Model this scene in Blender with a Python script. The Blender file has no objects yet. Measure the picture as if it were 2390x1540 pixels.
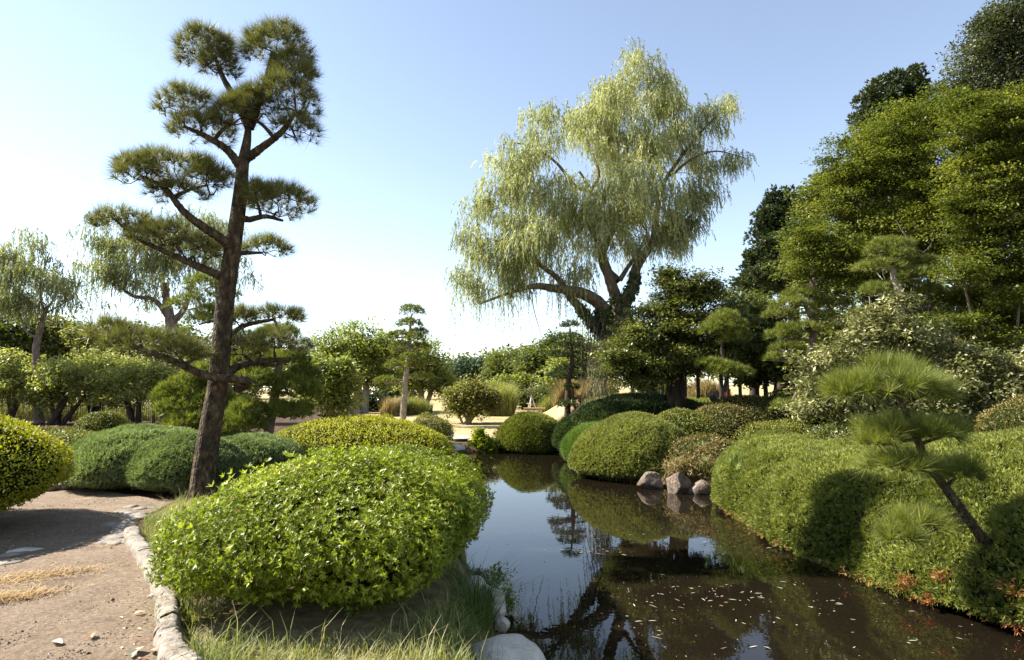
import bpy, math, zlib
import numpy as np
from mathutils import Vector
RAD = math.radians
scene = bpy.context.scene
COL = scene.collection

# ---------------------------------------------------------------- camera, sky, sun, exposure
SW, FD, CU, CV, HV, EYE = 2389.0, 1460.0, 1194.5, 770.0, 910.0, 1.65
PITCH = math.atan((HV - CV) / FD)
cam = bpy.data.cameras.new('camera')
cam.lens, cam.sensor_width, cam.clip_end, cam.clip_start = FD / SW * 36.0, 36.0, 3000.0, 0.05
camo = bpy.data.objects.new('camera', cam)
camo.location = (0, 0, EYE)
camo.rotation_euler = (math.pi / 2 + PITCH, 0, 0)
COL.objects.link(camo)
scene.camera = camo

SUN_EL, SUN_AZ = RAD(40), RAD(-80)
world = bpy.data.worlds.new('World')
scene.world = world
world.use_nodes = True
wn = world.node_tree.nodes
wl = world.node_tree.links
sky = wn.new('ShaderNodeTexSky')
sky.sky_type = 'NISHITA'
sky.sun_disc = False
sky.sun_elevation, sky.sun_rotation = SUN_EL, SUN_AZ
sky.altitude, sky.air_density, sky.dust_density, sky.ozone_density = 50, 1.0, 0.15, 1.0
hs = wn.new('ShaderNodeHueSaturation'); hs.inputs['Saturation'].default_value = 0.8
wl.new(sky.outputs[0], hs.inputs['Color']); wl.new(hs.outputs[0], wn['Background'].inputs[0])
wn['Background'].inputs[1].default_value = 0.078
sun = bpy.data.lights.new('sun', 'SUN')
sun.energy, sun.angle, sun.color = 5.0, RAD(0.5), (1.0, 0.95, 0.86)
suno = bpy.data.objects.new('sun', sun)
suno.rotation_euler = Vector((math.sin(SUN_AZ) * math.cos(SUN_EL), math.cos(SUN_AZ) * math.cos(SUN_EL), math.sin(SUN_EL))).to_track_quat('Z', 'Y').to_euler()
COL.objects.link(suno)
vs = scene.view_settings
vs.view_transform, vs.look, vs.exposure, vs.gamma, vs.use_curve_mapping = 'Standard', 'None', 1.8, 1.0, False
scene.cycles.max_bounces = 8
scene.cycles.transparent_max_bounces = 4
scene.cycles.caustics_reflective = scene.cycles.caustics_refractive = False

# ---------------------------------------------------------------- helpers
def pt(u, v, Y):
    """the point at distance Y ahead of the camera seen at pixel (u, v) of the 2389 px wide view"""
    dx, dy = (u - CU) / FD, (CV - v) / FD
    y, z = math.cos(PITCH) - dy * math.sin(PITCH), math.sin(PITCH) + dy * math.cos(PITCH)
    return np.array([dx * Y / y, Y, EYE + z * Y / y])

def gp(u, v, z=0.0):
    dx, dy = (u - CU) / FD, (CV - v) / FD
    y, zz = math.cos(PITCH) - dy * math.sin(PITCH), math.sin(PITCH) + dy * math.cos(PITCH)
    t = (z - EYE) / zz
    return np.array([dx * t, y * t, z])

def crop(x0, y0, s):
    return lambda x, y: ((x0 + x / s) / 1.07158, (y0 + y / s) / 1.07158)

def RNG(s):
    return np.random.default_rng(zlib.crc32(str(s).encode()))

def nrm(a):
    return a / np.maximum(np.linalg.norm(a, axis=-1, keepdims=True), 1e-9)

def rv(rng, n):
    return nrm(rng.normal(size=(n, 3)))

class Wave:
    """smooth pseudo noise: a sum of sines over random wave vectors"""
    def __init__(s, rng, freq, n=14):
        s.k = rng.normal(size=(n, 3)) * freq
        s.p = rng.uniform(0, 6.28, n)
    def __call__(s, P):
        return np.sin(P @ s.k.T + s.p).mean(axis=1) * 1.9

def new_mesh(name, V, F, mat, parent=None, var=None, smooth=False, loc=None, attrs=None):
    V = np.asarray(V, dtype=np.float64)
    org = np.array(parent.location) if parent is not None else (np.array(loc, dtype=float) if loc is not None else np.zeros(3))
    if parent is not None and parent.parent is not None:
        org = org + np.array(parent.parent.location)
    V = V - org
    Fs = [np.asarray(f, dtype=np.int32) for f in (F if isinstance(F, list) and isinstance(F[0], np.ndarray) else [F]) if len(f)]
    me = bpy.data.meshes.new(name)
    tot = np.concatenate([np.full(len(f), f.shape[1], dtype=np.int32) for f in Fs])
    loops = np.concatenate([f.ravel() for f in Fs])
    start = np.zeros(len(tot), dtype=np.int32)
    start[1:] = np.cumsum(tot)[:-1]
    me.vertices.add(len(V)); me.loops.add(len(loops)); me.polygons.add(len(tot))
    me.vertices.foreach_set('co', V.astype(np.float32).ravel())
    me.loops.foreach_set('vertex_index', loops)
    me.polygons.foreach_set('loop_start', start)
    me.polygons.foreach_set('loop_total', tot)
    me.polygons.foreach_set('use_smooth', np.full(len(tot), smooth, dtype=bool))
    me.update(calc_edges=True)
    for k, a in dict(attrs or {}, **({'var': var} if var is not None else {})).items():
        at = me.attributes.new(k, 'FLOAT', 'POINT')
        at.data.foreach_set('value', np.asarray(a, dtype=np.float32))
    if mat: me.materials.append(mat)
    o = bpy.data.objects.new(name, me)
    COL.objects.link(o)
    if parent is not None: o.parent = parent
    else: o.location = org
    return o

def tag(o, label=None, cat=None, group=None, kind=None):
    for k, v in (('label', label), ('category', cat), ('group', group), ('kind', kind)):
        if v: o[k] = v
    return o

def thing(name, label, cat, loc, group=None):
    o = bpy.data.objects.new(name, None)
    o.empty_display_size = 0.3
    o.location = tuple(float(c) for c in loc)
    COL.objects.link(o)
    return tag(o, label, cat, group)

class Bag:
    def __init__(s): s.V, s.F, s.n, s.a = [], [], 0, []
    def add(s, V, F, var=0.5):
        s.V.append(V); s.F.append(np.asarray(F) + s.n); s.n += len(V)
        s.a.append(np.broadcast_to(var, (len(V),)))
    def build(s, name, mat, parent=None, smooth=False, loc=None):
        by = {}
        for f in s.F: by.setdefault(f.shape[1], []).append(f)
        return new_mesh(name, np.concatenate(s.V), [np.concatenate(x) for x in by.values()], mat, parent, np.concatenate(s.a), smooth, loc)

def cr(P, n):
    """Catmull-Rom through P (k, d), n samples"""
    P = np.asarray(P, dtype=float)
    Q = np.vstack([2 * P[0] - P[1], P, 2 * P[-1] - P[-2]])
    t = np.linspace(0, len(P) - 1 - 1e-6, n)
    i = t.astype(int); f = (t - i)[:, None]
    a, b, c, d = Q[i], Q[i + 1], Q[i + 2], Q[i + 3]
    return 0.5 * (2 * b + (c - a) * f + (2 * a - 5 * b + 4 * c - d) * f ** 2 + (3 * b - a - 3 * c + d) * f ** 3)

def tube(P, r, sides=6, rough=0.0, rng=None):
    P = np.asarray(P, dtype=float); k = len(P)
    r = np.broadcast_to(np.asarray(r, dtype=float), (k,))
    T = nrm(np.gradient(P, axis=0))
    m = np.abs(P[-1] - P[0])
    ref = np.eye(3)[int(np.argmin(m))]
    N = nrm(np.cross(T, ref)); B = np.cross(T, N)
    a = np.linspace(0, 2 * np.pi, sides, endpoint=False)
    rr = r[:, None] * np.ones(sides)
    if rough: rr = rr * (1 + rough * rng.normal(size=(k, sides)))
    V = P[:, None] + rr[..., None] * (np.cos(a)[None, :, None] * N[:, None] + np.sin(a)[None, :, None] * B[:, None])
    i = np.arange(k - 1)[:, None] * sides; j = np.arange(sides)[None]
    j2 = (j + 1) % sides
    F = np.stack([i + j, i + j2, i + sides + j2, i + sides + j], axis=-1).reshape(-1, 4)
    V = np.vstack([V.reshape(-1, 3), P[-1] + T[-1] * r[-1] * 0.6])
    e = (k - 1) * sides
    F = np.vstack([F, np.stack([e + j[0], e + j2[0], np.full(sides, len(V) - 1), np.full(sides, len(V) - 1)], axis=-1)[:, [0, 1, 2, 2]]]) if False else F
    return V, F

def box(c, s, rz=0.0, rx=0.0):
    s = np.array(s) / 2
    V = np.array([[x, y, z] for x in (-1, 1) for y in (-1, 1) for z in (-1, 1)], dtype=float) * s
    cx, sx, cz, sz = math.cos(rx), math.sin(rx), math.cos(rz), math.sin(rz)
    V = V @ np.array([[1, 0, 0], [0, cx, sx], [0, -sx, cx]]) @ np.array([[cz, sz, 0], [-sz, cz, 0], [0, 0, 1]])
    return V + np.array(c), np.array([[0, 1, 3, 2], [4, 6, 7, 5], [0, 4, 5, 1], [2, 3, 7, 6], [0, 2, 6, 4], [1, 5, 7, 3]])

def leaf_geo(P, A, N, L, W, fold=0.0):
    n = len(P)
    L = np.broadcast_to(L, (n,))[:, None]; W = np.broadcast_to(W, (n,))[:, None]
    S = nrm(np.cross(A, N)); N = np.cross(S, A)
    m = P + A * L * 0.45
    V = np.stack([P, m + S * W / 2 + N * W * fold, P + A * L, m - S * W / 2 + N * W * fold], axis=1).reshape(-1, 3)
    b = np.arange(n)[:, None] * 4
    if fold: F = np.concatenate([b + np.array([[0, 1, 2]]), b + np.array([[0, 2, 3]])])
    else: F = b + np.array([[0, 1, 2, 3]])
    return V, F

def tuft_geo(P, D, k, L, W, spread, rng, tri=True):
    """k needles from each point P fanned about the direction D"""
    n = len(P)
    d = nrm(np.repeat(D, k, 0) + spread * rng.normal(size=(n * k, 3)))
    p = np.repeat(P, k, 0)
    l = (np.broadcast_to(L, (n,)).repeat(k) * rng.uniform(0.7, 1.15, n * k))[:, None]
    s = nrm(np.cross(d, rv(rng, n * k))) * W / 2
    if tri:
        V = np.stack([p - s, p + s, p + d * l], axis=1).reshape(-1, 3)
        F = np.arange(n * k * 3).reshape(-1, 3)
    else:
        m = p + d * l * 0.55
        V = np.stack([p, m + s, p + d * l, m - s], axis=1).reshape(-1, 3)
        F = np.arange(n * k * 4).reshape(-1, 4)
    return V, F

def grid_faces(nu, nv, wrap=False):
    i = np.arange(nv - 1)[:, None] * nu
    j = np.arange(nu if wrap else nu - 1)[None]
    j2 = (j + 1) % nu
    return np.stack([i + j, i + j2, i + nu + j2, i + nu + j], axis=-1).reshape(-1, 4)

def sample_surface(V, F, n, rng):
    T = np.concatenate([F[:, [0, 1, 2]], F[:, [0, 2, 3]]])
    a, b, c = V[T[:, 0]], V[T[:, 1]], V[T[:, 2]]
    cr_ = np.cross(b - a, c - a); ar = np.linalg.norm(cr_, axis=1)
    k = rng.choice(len(T), n, p=ar / ar.sum())
    r1, r2 = np.sqrt(rng.uniform(size=n))[:, None], rng.uniform(size=n)[:, None]
    return a[k] * (1 - r1) + b[k] * r1 * (1 - r2) + c[k] * r1 * r2, nrm(cr_[k])

# ---------------------------------------------------------------- materials
MATS = {}
def node_mat(name):
    m = bpy.data.materials.new(name); m.use_nodes = True
    return m, m.node_tree.nodes, m.node_tree.links, m.node_tree.nodes['Principled BSDF']

def leaf_mat(name, c0, c1, c2, trans=0.35, rough=0.5, spec=0.35, tcol=(1.25, 1.35, 0.6)):
    m, n, l, p = node_mat(name)
    at = n.new('ShaderNodeAttribute'); at.attribute_name = 'var'
    cr_ = n.new('ShaderNodeValToRGB')
    e = cr_.color_ramp.elements
    e[0].position, e[0].color = 0.1, (*c0, 1)
    e[1].position, e[1].color = 0.9, (*c2, 1)
    x = e.new(0.5); x.color = (*c1, 1)
    l.new(at.outputs['Fac'], cr_.inputs[0])
    l.new(cr_.outputs[0], p.inputs['Base Color'])
    p.inputs['Roughness'].default_value = rough
    p.inputs['Specular IOR Level'].default_value = spec
    tr = n.new('ShaderNodeBsdfTranslucent')
    mu = n.new('ShaderNodeMix'); mu.data_type = 'RGBA'; mu.blend_type = 'MULTIPLY'
    mu.inputs['Factor'].default_value = 1.0
    l.new(cr_.outputs[0], mu.inputs['A']); mu.inputs['B'].default_value = (*tcol, 1)
    l.new(mu.outputs['Result'], tr.inputs[0])
    mx = n.new('ShaderNodeMixShader'); mx.inputs[0].default_value = trans
    l.new(p.outputs[0], mx.inputs[1]); l.new(tr.outputs[0], mx.inputs[2])
    l.new(mx.outputs[0], n['Material Output'].inputs[0])
    MATS[name] = m
    return m

def rough_mat(name, stops, scale, rough=0.9, bump=0.5, bscale=None, detail=8, stretch=(1, 1, 1), voronoi=False, dist=0.02, spec=0.2):
    m, n, l, p = node_mat(name)
    tc = n.new('ShaderNodeTexCoord'); mp = n.new('ShaderNodeMapping')
    mp.inputs['Scale'].default_value = stretch
    l.new(tc.outputs['Object'], mp.inputs[0])
    nz = n.new('ShaderNodeTexNoise'); nz.inputs['Scale'].default_value = scale; nz.inputs['Detail'].default_value = detail
    nz.inputs['Roughness'].default_value = 0.65
    l.new(mp.outputs[0], nz.inputs[0])
    r = n.new('ShaderNodeValToRGB'); e = r.color_ramp.elements
    e[0].position, e[0].color = stops[0][0], (*stops[0][1], 1)
    e[1].position, e[1].color = stops[-1][0], (*stops[-1][1], 1)
    for s in stops[1:-1]:
        x = e.new(s[0]); x.color = (*s[1], 1)
    l.new(nz.outputs[0], r.inputs[0]); l.new(r.outputs[0], p.inputs['Base Color'])
    p.inputs['Roughness'].default_value = rough; p.inputs['Specular IOR Level'].default_value = spec
    b = n.new('ShaderNodeBump'); b.inputs['Strength'].default_value = bump; b.inputs['Distance'].default_value = dist
    if voronoi:
        t2 = n.new('ShaderNodeTexVoronoi'); t2.feature = 'DISTANCE_TO_EDGE'; t2.inputs['Scale'].default_value = bscale or scale
        l.new(mp.outputs[0], t2.inputs[0])
        cl = n.new('ShaderNodeMath'); cl.operation = 'MINIMUM'; cl.inputs[1].default_value = 0.25
        l.new(t2.outputs[0], cl.inputs[0]); l.new(cl.outputs[0], b.inputs['Height'])
    else:
        t2 = n.new('ShaderNodeTexNoise'); t2.inputs['Scale'].default_value = bscale or scale * 3; t2.inputs['Detail'].default_value = 6
        l.new(mp.outputs[0], t2.inputs[0]); l.new(t2.outputs[0], b.inputs['Height'])
    l.new(b.outputs[0], p.inputs['Normal'])
    MATS[name] = m
    return m

leaf_mat('azalea_bright', (0.085, 0.105, 0.007), (0.19, 0.225, 0.013), (0.33, 0.36, 0.045), 0.38, 0.42)
leaf_mat('azalea_yellow', (0.13, 0.13, 0.006), (0.28, 0.27, 0.011), (0.42, 0.39, 0.03), 0.35, 0.5)
leaf_mat('azalea_olive', (0.07, 0.085, 0.010), (0.145, 0.155, 0.018), (0.25, 0.24, 0.042), 0.3, 0.5)
leaf_mat('azalea_brown', (0.06, 0.055, 0.012), (0.12, 0.10, 0.02), (0.20, 0.15, 0.04), 0.3, 0.5)
leaf_mat('juniper_blue', (0.085, 0.112, 0.042), (0.17, 0.212, 0.085), (0.29, 0.34, 0.15), 0.25, 0.6)
leaf_mat('juniper_green', (0.065, 0.075, 0.011), (0.145, 0.162, 0.024), (0.30, 0.31, 0.065), 0.3, 0.6)
leaf_mat('juniper_pale', (0.095, 0.10, 0.020), (0.185, 0.195, 0.040), (0.32, 0.32, 0.09), 0.3, 0.6)
leaf_mat('juniper_dead', (0.16, 0.05, 0.015), (0.32, 0.11, 0.035), (0.48, 0.24, 0.10), 0.3, 0.7, tcol=(1.2, 0.9, 0.6))
leaf_mat('pine_needle', (0.05, 0.057, 0.013), (0.12, 0.12, 0.032), (0.29, 0.265, 0.095), 0.3, 0.45)
leaf_mat('pine_soft', (0.065, 0.08, 0.011), (0.145, 0.165, 0.026), (0.27, 0.275, 0.058), 0.32, 0.5)
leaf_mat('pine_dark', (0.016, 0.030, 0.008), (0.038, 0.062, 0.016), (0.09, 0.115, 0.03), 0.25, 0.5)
leaf_mat('willow_leaf', (0.17, 0.178, 0.08), (0.285, 0.29, 0.135), (0.45, 0.44, 0.24), 0.42, 0.5)
leaf_mat('willow_grey', (0.12, 0.13, 0.055), (0.21, 0.22, 0.10), (0.34, 0.33, 0.17), 0.4, 0.5)
leaf_mat('maple_leaf', (0.036, 0.048, 0.008), (0.095, 0.110, 0.018), (0.215, 0.215, 0.042), 0.45, 0.5)
leaf_mat('broad_dark', (0.012, 0.025, 0.006), (0.030, 0.055, 0.012), (0.075, 0.105, 0.025), 0.25, 0.35, 0.5)
leaf_mat('evergreen', (0.045, 0.056, 0.012), (0.105, 0.118, 0.026), (0.22, 0.215, 0.06), 0.34, 0.38, 0.5)
leaf_mat('broad_mid', (0.05, 0.065, 0.014), (0.10, 0.12, 0.026), (0.19, 0.20, 0.055), 0.35, 0.5)
leaf_mat('broad_olive', (0.085, 0.085, 0.02), (0.16, 0.155, 0.036), (0.26, 0.235, 0.07), 0.42, 0.5)
leaf_mat('broad_light', (0.11, 0.13, 0.026), (0.20, 0.22, 0.048), (0.34, 0.34, 0.10), 0.44, 0.5)
leaf_mat('plum_leaf', (0.13, 0.14, 0.035), (0.24, 0.245, 0.07), (0.40, 0.385, 0.15), 0.5, 0.5)
leaf_mat('broad_teal', (0.03, 0.055, 0.03), (0.06, 0.095, 0.05), (0.12, 0.16, 0.085), 0.3, 0.5)
leaf_mat('conifer', (0.012, 0.022, 0.007), (0.03, 0.044, 0.013), (0.07, 0.085, 0.026), 0.2, 0.5)
leaf_mat('rhodo_leaf', (0.06, 0.065, 0.018), (0.14, 0.142, 0.045), (0.32, 0.30, 0.13), 0.25, 0.42, 0.45)
leaf_mat('broad_grey', (0.028, 0.036, 0.016), (0.06, 0.07, 0.03), (0.125, 0.13, 0.06), 0.28, 0.5)
leaf_mat('ivy_leaf', (0.02, 0.04, 0.008), (0.05, 0.08, 0.014), (0.11, 0.14, 0.03), 0.3, 0.4)
leaf_mat('grass_blade', (0.07, 0.11, 0.02), (0.17, 0.20, 0.05), (0.42, 0.36, 0.17), 0.35, 0.6)
leaf_mat('grass_fresh', (0.05, 0.09, 0.015), (0.11, 0.17, 0.03), (0.24, 0.28, 0.08), 0.35, 0.6)
leaf_mat('straw', (0.28, 0.16, 0.06), (0.46, 0.31, 0.12), (0.62, 0.48, 0.24), 0.3, 0.7, tcol=(1.1, 1, 0.8))
leaf_mat('reed', (0.10, 0.12, 0.025), (0.19, 0.20, 0.05), (0.32, 0.29, 0.10), 0.35, 0.6)
leaf_mat('pampas', (0.13, 0.115, 0.035), (0.24, 0.19, 0.07), (0.38, 0.29, 0.13), 0.35, 0.6, tcol=(1.1, 1, 0.8))
leaf_mat('dead_leaf', (0.30, 0.16, 0.08), (0.5, 0.34, 0.2), (0.68, 0.56, 0.42), 0.2, 0.7, tcol=(1.1, 1, 0.8))
leaf_mat('pale_leaf', (0.22, 0.19, 0.13), (0.36, 0.32, 0.23), (0.52, 0.48, 0.37), 0.1, 0.6, tcol=(1, 1, 0.8))

rough_mat('pine_bark', [(0.33, (0.014, 0.010, 0.007)), (0.5, (0.055, 0.036, 0.022)), (0.62, (0.11, 0.082, 0.040)), (0.74, (0.22, 0.19, 0.145))], 14, 0.9, 1.0, 22, voronoi=True, stretch=(1, 1, 0.45), dist=0.05)
rough_mat('pale_bark', [(0.3, (0.16, 0.13, 0.10)), (0.7, (0.45, 0.38, 0.30))], 9, 0.9, 0.6, stretch=(1, 1, 0.4))
rough_mat('grey_bark', [(0.3, (0.06, 0.045, 0.035)), (0.7, (0.24, 0.18, 0.14))], 9, 0.9, 0.8, stretch=(1, 1, 0.4))
rough_mat('willow_bark', [(0.3, (0.045, 0.032, 0.02)), (0.7, (0.22, 0.16, 0.10))], 6, 0.9, 0.9, stretch=(1, 1, 0.4))
rough_mat('dark_bark', [(0.3, (0.018, 0.013, 0.01)), (0.7, (0.07, 0.05, 0.038))], 12, 0.9, 0.8, stretch=(1, 1, 0.4))
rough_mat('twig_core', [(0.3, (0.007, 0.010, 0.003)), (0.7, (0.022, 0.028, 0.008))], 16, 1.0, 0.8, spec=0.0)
rough_mat('stone', [(0.3, (0.07, 0.05, 0.038)), (0.5, (0.155, 0.115, 0.085)), (0.72, (0.26, 0.205, 0.16))], 9, 0.9, 1.0, 30, dist=0.03)
rough_mat('pale_stone', [(0.26, (0.26, 0.21, 0.16)), (0.44, (0.50, 0.44, 0.35)), (0.72, (0.68, 0.62, 0.52))], 8, 0.85, 0.9, 34, dist=0.025)
rough_mat('kerb_stone', [(0.28, (0.09, 0.075, 0.062)), (0.5, (0.21, 0.18, 0.145)), (0.75, (0.37, 0.325, 0.265))], 7, 0.9, 0.7, 28)
rough_mat('dark_timber', [(0.3, (0.016, 0.012, 0.01)), (0.7, (0.05, 0.04, 0.03))], 10, 0.8, 0.4, stretch=(1, 1, 0.2))
rough_mat('bare_timber', [(0.3, (0.26, 0.15, 0.075)), (0.7, (0.42, 0.27, 0.15))], 10, 0.7, 0.3, stretch=(0.2, 1, 1))
rough_mat('bamboo', [(0.3, (0.14, 0.10, 0.06)), (0.7, (0.34, 0.26, 0.16))], 10, 0.7, 0.3, stretch=(1, 1, 0.2))
rough_mat('pole_wood', [(0.3, (0.34, 0.29, 0.22)), (0.7, (0.58, 0.52, 0.42))], 10, 0.7, 0.3, stretch=(1, 1, 0.2))
rough_mat('red_paint', [(0.3, (0.55, 0.09, 0.04)), (0.7, (0.68, 0.15, 0.07))], 6, 0.6, 0.1)
rough_mat('red_tag', [(0.3, (0.16, 0.05, 0.035)), (0.7, (0.22, 0.07, 0.05))], 6, 0.6, 0.1)
M = MATS
# ---------------------------------------------------------------- terrain, water, path
WZ = -0.6
POND = np.array([(0.9, -6), (0.62, 1), (0.50, 3.0), (0.34, 4.3), (0.16, 5.4), (-0.05, 6.5), (-0.3, 8), (-0.5, 10), (-0.75, 13), (-1.5, 17), (-2.15, 20.5), (-2.35, 22.4),
                 (-1.6, 22.9), (0, 22.7), (1.6, 22.4), (2.4, 21.2), (2.0, 18.6), (1.6, 17.0), (2.2, 15.9), (3.0, 15.2), (3.4, 14.6), (4.1, 14.2), (4.5, 13.4), (4.1, 11.5), (3.9, 9.6), (4.0, 8.2),
                 (4.3, 7.0), (5.0, 5.8), (6.6, 4.2), (7.6, 2.2), (8.0, -6)])

def poly_sd(P, poly):
    a, b = poly, np.roll(poly, -1, 0)
    d = np.full(len(P), 1e9); ins = np.zeros(len(P), dtype=bool)
    for p, q in zip(a, b):
        e = q - p
        t = np.clip(((P - p) @ e) / (e @ e), 0, 1)
        d = np.minimum(d, np.linalg.norm(P - p - t[:, None] * e, axis=1))
        c = (p[1] > P[:, 1]) != (q[1] > P[:, 1])
        ins ^= c & (P[:, 0] < (q[0] - p[0]) * (P[:, 1] - p[1]) / (q[1] - p[1] + 1e-12) + p[0])
    return np.where(ins, -d, d)

def sst(x, a, b):
    t = np.clip((x - a) / (b - a), 0, 1)
    return t * t * (3 - 2 * t)

wA, wB = Wave(RNG('terrain'), 0.35), Wave(RNG('terrain b'), 1.6)
def height(P):
    P = np.atleast_2d(np.asarray(P, dtype=float))
    x, y = P[:, 0], P[:, 1]
    sd = poly_sd(P, POND)
    h = -1.35 + sst(sd, -0.45, 0.85) * 1.35
    far = sst(y, 19, 26)
    h += -0.30 * sst(y, 19.0, 22) * sst(sd, 0.1, 0.6) * (1 - sst(y, 23.0, 30)) * (1 - sst(x, 0.5, 3))
    right = sst(x, 2.0, 3.8) * sst(sd, 0.25, 2.6)
    h += right * (0.15 + 0.95 * sst(y, 17, 24.5)) * (1 - 0.75 * sst(y, 34, 60))
    h += 2.2 * sst(x, 13, 40) * sst(y, 4, 20)
    h += 0.35 * np.exp(-((x - 4.3) ** 2 + (y - 22.6) ** 2) / 5)
    Q = np.column_stack([x, y, np.zeros(len(x))])
    h += sst(sd, 0.6, 3) * (0.10 * wA(Q) * sst(np.hypot(x, y), 12, 25) + 0.012 * wB(Q) * sst(sd, 1.2, 3))
    return h

def hz(x, y): return float(height([[x, y]])[0])

def axis(lo, hi, n, c, w):
    t = np.linspace(np.arcsinh((lo - c) / w), np.arcsinh((hi - c) / w), n)
    return c + w * np.sinh(t)
gx, gy = axis(-420, 420, 420, 0.5, 7), axis(-14, 700, 470, 9, 7)
X, Y = np.meshgrid(gx, gy)
G = np.column_stack([X.ravel(), Y.ravel()])
H = height(G)
sdG = poly_sd(G, POND)
lawn = sst(G[:, 1], 20.6, 22.5) * (1 - sst(G[:, 0], 1.3, 2.3) * (1 - sst(G[:, 1], 31, 36))) * sst(G[:, 0] + 0.10 * (G[:, 1] - 20), -8.6, -6.6)
lawn = np.maximum(lawn, sst(G[:, 1], 70, 90)) * sst(sdG, 0.5, 1.6)
turf = sst(G[:, 0], -2.6, -2.0) * (1 - sst(G[:, 0], 0.2, 1.4)) * (1 - sst(G[:, 1], 8, 10))
m, n, l, p = node_mat('ground')
def attr(nm):
    a = n.new('ShaderNodeAttribute'); a.attribute_name = nm; return a.outputs['Fac']
def noise(sc, det=8, co=None, rgh=0.6):
    a = n.new('ShaderNodeTexNoise'); a.inputs['Scale'].default_value = sc; a.inputs['Detail'].default_value = det; a.inputs['Roughness'].default_value = rgh
    l.new(co or tco.outputs['Object'], a.inputs[0]); return a.outputs[0]
def ramp(src, *st):
    r = n.new('ShaderNodeValToRGB'); e = r.color_ramp.elements
    e[0].position, e[0].color = st[0][0], (*st[0][1], 1); e[1].position, e[1].color = st[-1][0], (*st[-1][1], 1)
    for s in st[1:-1]: e.new(s[0]).color = (*s[1], 1)
    l.new(src, r.inputs[0]); return r.outputs[0]
def mixc(f, a, b):
    x = n.new('ShaderNodeMix'); x.data_type = 'RGBA'
    l.new(f, x.inputs['Factor']); l.new(a, x.inputs['A']); l.new(b, x.inputs['B']); return x.outputs['Result']
tco = n.new('ShaderNodeTexCoord')
soil = ramp(noise(1.7), (0.3, (0.032, 0.019, 0.012)), (0.5, (0.062, 0.037, 0.022)), (0.7, (0.12, 0.075, 0.043)))
straw = ramp(noise(0.55, 10, rgh=0.75), (0.28, (0.21, 0.15, 0.065)), (0.45, (0.31, 0.235, 0.11)), (0.62, (0.40, 0.32, 0.17)), (0.8, (0.24, 0.22, 0.08)))
turfc = ramp(noise(6, 8), (0.3, (0.12, 0.09, 0.045)), (0.5, (0.24, 0.18, 0.09)), (0.7, (0.36, 0.27, 0.14)))
c = mixc(attr('lawn'), soil, straw); c = mixc(attr('turf'), c, turfc)
l.new(c, p.inputs['Base Color']); p.inputs['Roughness'].default_value = 0.95; p.inputs['Specular IOR Level'].default_value = 0.1
b = n.new('ShaderNodeBump'); b.inputs['Strength'].default_value = 0.9; b.inputs['Distance'].default_value = 0.05
l.new(noise(9, 8, rgh=0.7), b.inputs['Height']); l.new(b.outputs[0], p.inputs['Normal'])
tag(new_mesh('ground', np.column_stack([G, H]), grid_faces(len(gx), len(gy)), m, smooth=True, attrs={'lawn': lawn, 'turf': turf}), kind='structure')

# pond water: turbid brown with a nearly still surface
m, n, l, p = node_mat('pond_water')
p.inputs['Base Color'].default_value = (0.008, 0.0058, 0.0034, 1)
p.inputs['Roughness'].default_value = 0.015; p.inputs['IOR'].default_value = 1.33
tco = n.new('ShaderNodeTexCoord')
b = n.new('ShaderNodeBump'); b.inputs['Strength'].default_value = 0.05; b.inputs['Distance'].default_value = 0.02
l.new(noise(3.0, 3), b.inputs['Height']); l.new(b.outputs[0], p.inputs['Normal'])
tag(new_mesh('pond_water', [(-4, -8, WZ), (10, -8, WZ), (10, 25, WZ), (-4, 25, WZ)], [[0, 1, 2, 3]], m), kind='structure')

# gravel path curving round the large left azalea
KERB = np.array([gp(*q)[:2] for q in ((430, 1640), (398, 1540), (392, 1470), (378, 1395), (347, 1325), (316, 1280), (308, 1250))])
KERB = np.vstack([[(-1.62, 1.0), (-1.72, 2.0)], KERB])
PATH = np.vstack([KERB, [gp(*q)[:2] for q in ((322, 1215), (372, 1186), (400, 1172), (330, 1160), (205, 1140), (130, 1136))], [(-9.5, 11.3), (-13, 12.2), (-16, 12.5), (-16, 9), (-9, 5.5), (-6, 2), (-5, 0.5)]])
nx, ny = 300, 250
px, py = np.meshgrid(np.linspace(-13, -1.0, nx), np.linspace(0.9, 12.6, ny))
PG = np.column_stack([px.ravel(), py.ravel()])
rg = RNG('path')
sdp = poly_sd(PG, PATH) + 0.05 * Wave(rg, 4)(np.column_stack([PG, PG[:, 0] * 0]))
F = grid_faces(nx, ny)
F = F[(sdp[F] < 0.03).all(axis=1)]
zz = height(PG) + 0.012 + 0.010 * Wave(rg, 5)(np.column_stack([PG, PG[:, 0] * 0])) * sst(-sdp, 0.05, 0.4)
use = np.unique(F); remap = np.zeros(len(PG), dtype=int); remap[use] = np.arange(len(use))
m, n, l, p = node_mat('path_gravel')
tco = n.new('ShaderNodeTexCoord')
base = ramp(noise(2.2, 10, rgh=0.8), (0.32, (0.08, 0.052, 0.033)), (0.48, (0.19, 0.132, 0.087)), (0.68, (0.30, 0.22, 0.155)))
grit = ramp(noise(38, 6, rgh=0.85), (0.36, (0.035, 0.025, 0.017)), (0.48, (0.18, 0.136, 0.094)), (0.64, (0.40, 0.335, 0.26)))
dry = ramp(noise(26, 6), (0.35, (0.30, 0.19, 0.08)), (0.65, (0.62, 0.44, 0.20)))
f1 = ramp(noise(0.9, 2), (0.0, (0.5, 0.5, 0.5)), (1.0, (0.5, 0.5, 0.5)))
c = mixc(f1, base, grit)
f2 = ramp(noise(0.95, 7, rgh=0.7), (0.58, (0, 0, 0)), (0.68, (0.75, 0.75, 0.75)))
c = mixc(f2, c, dry)
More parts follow.
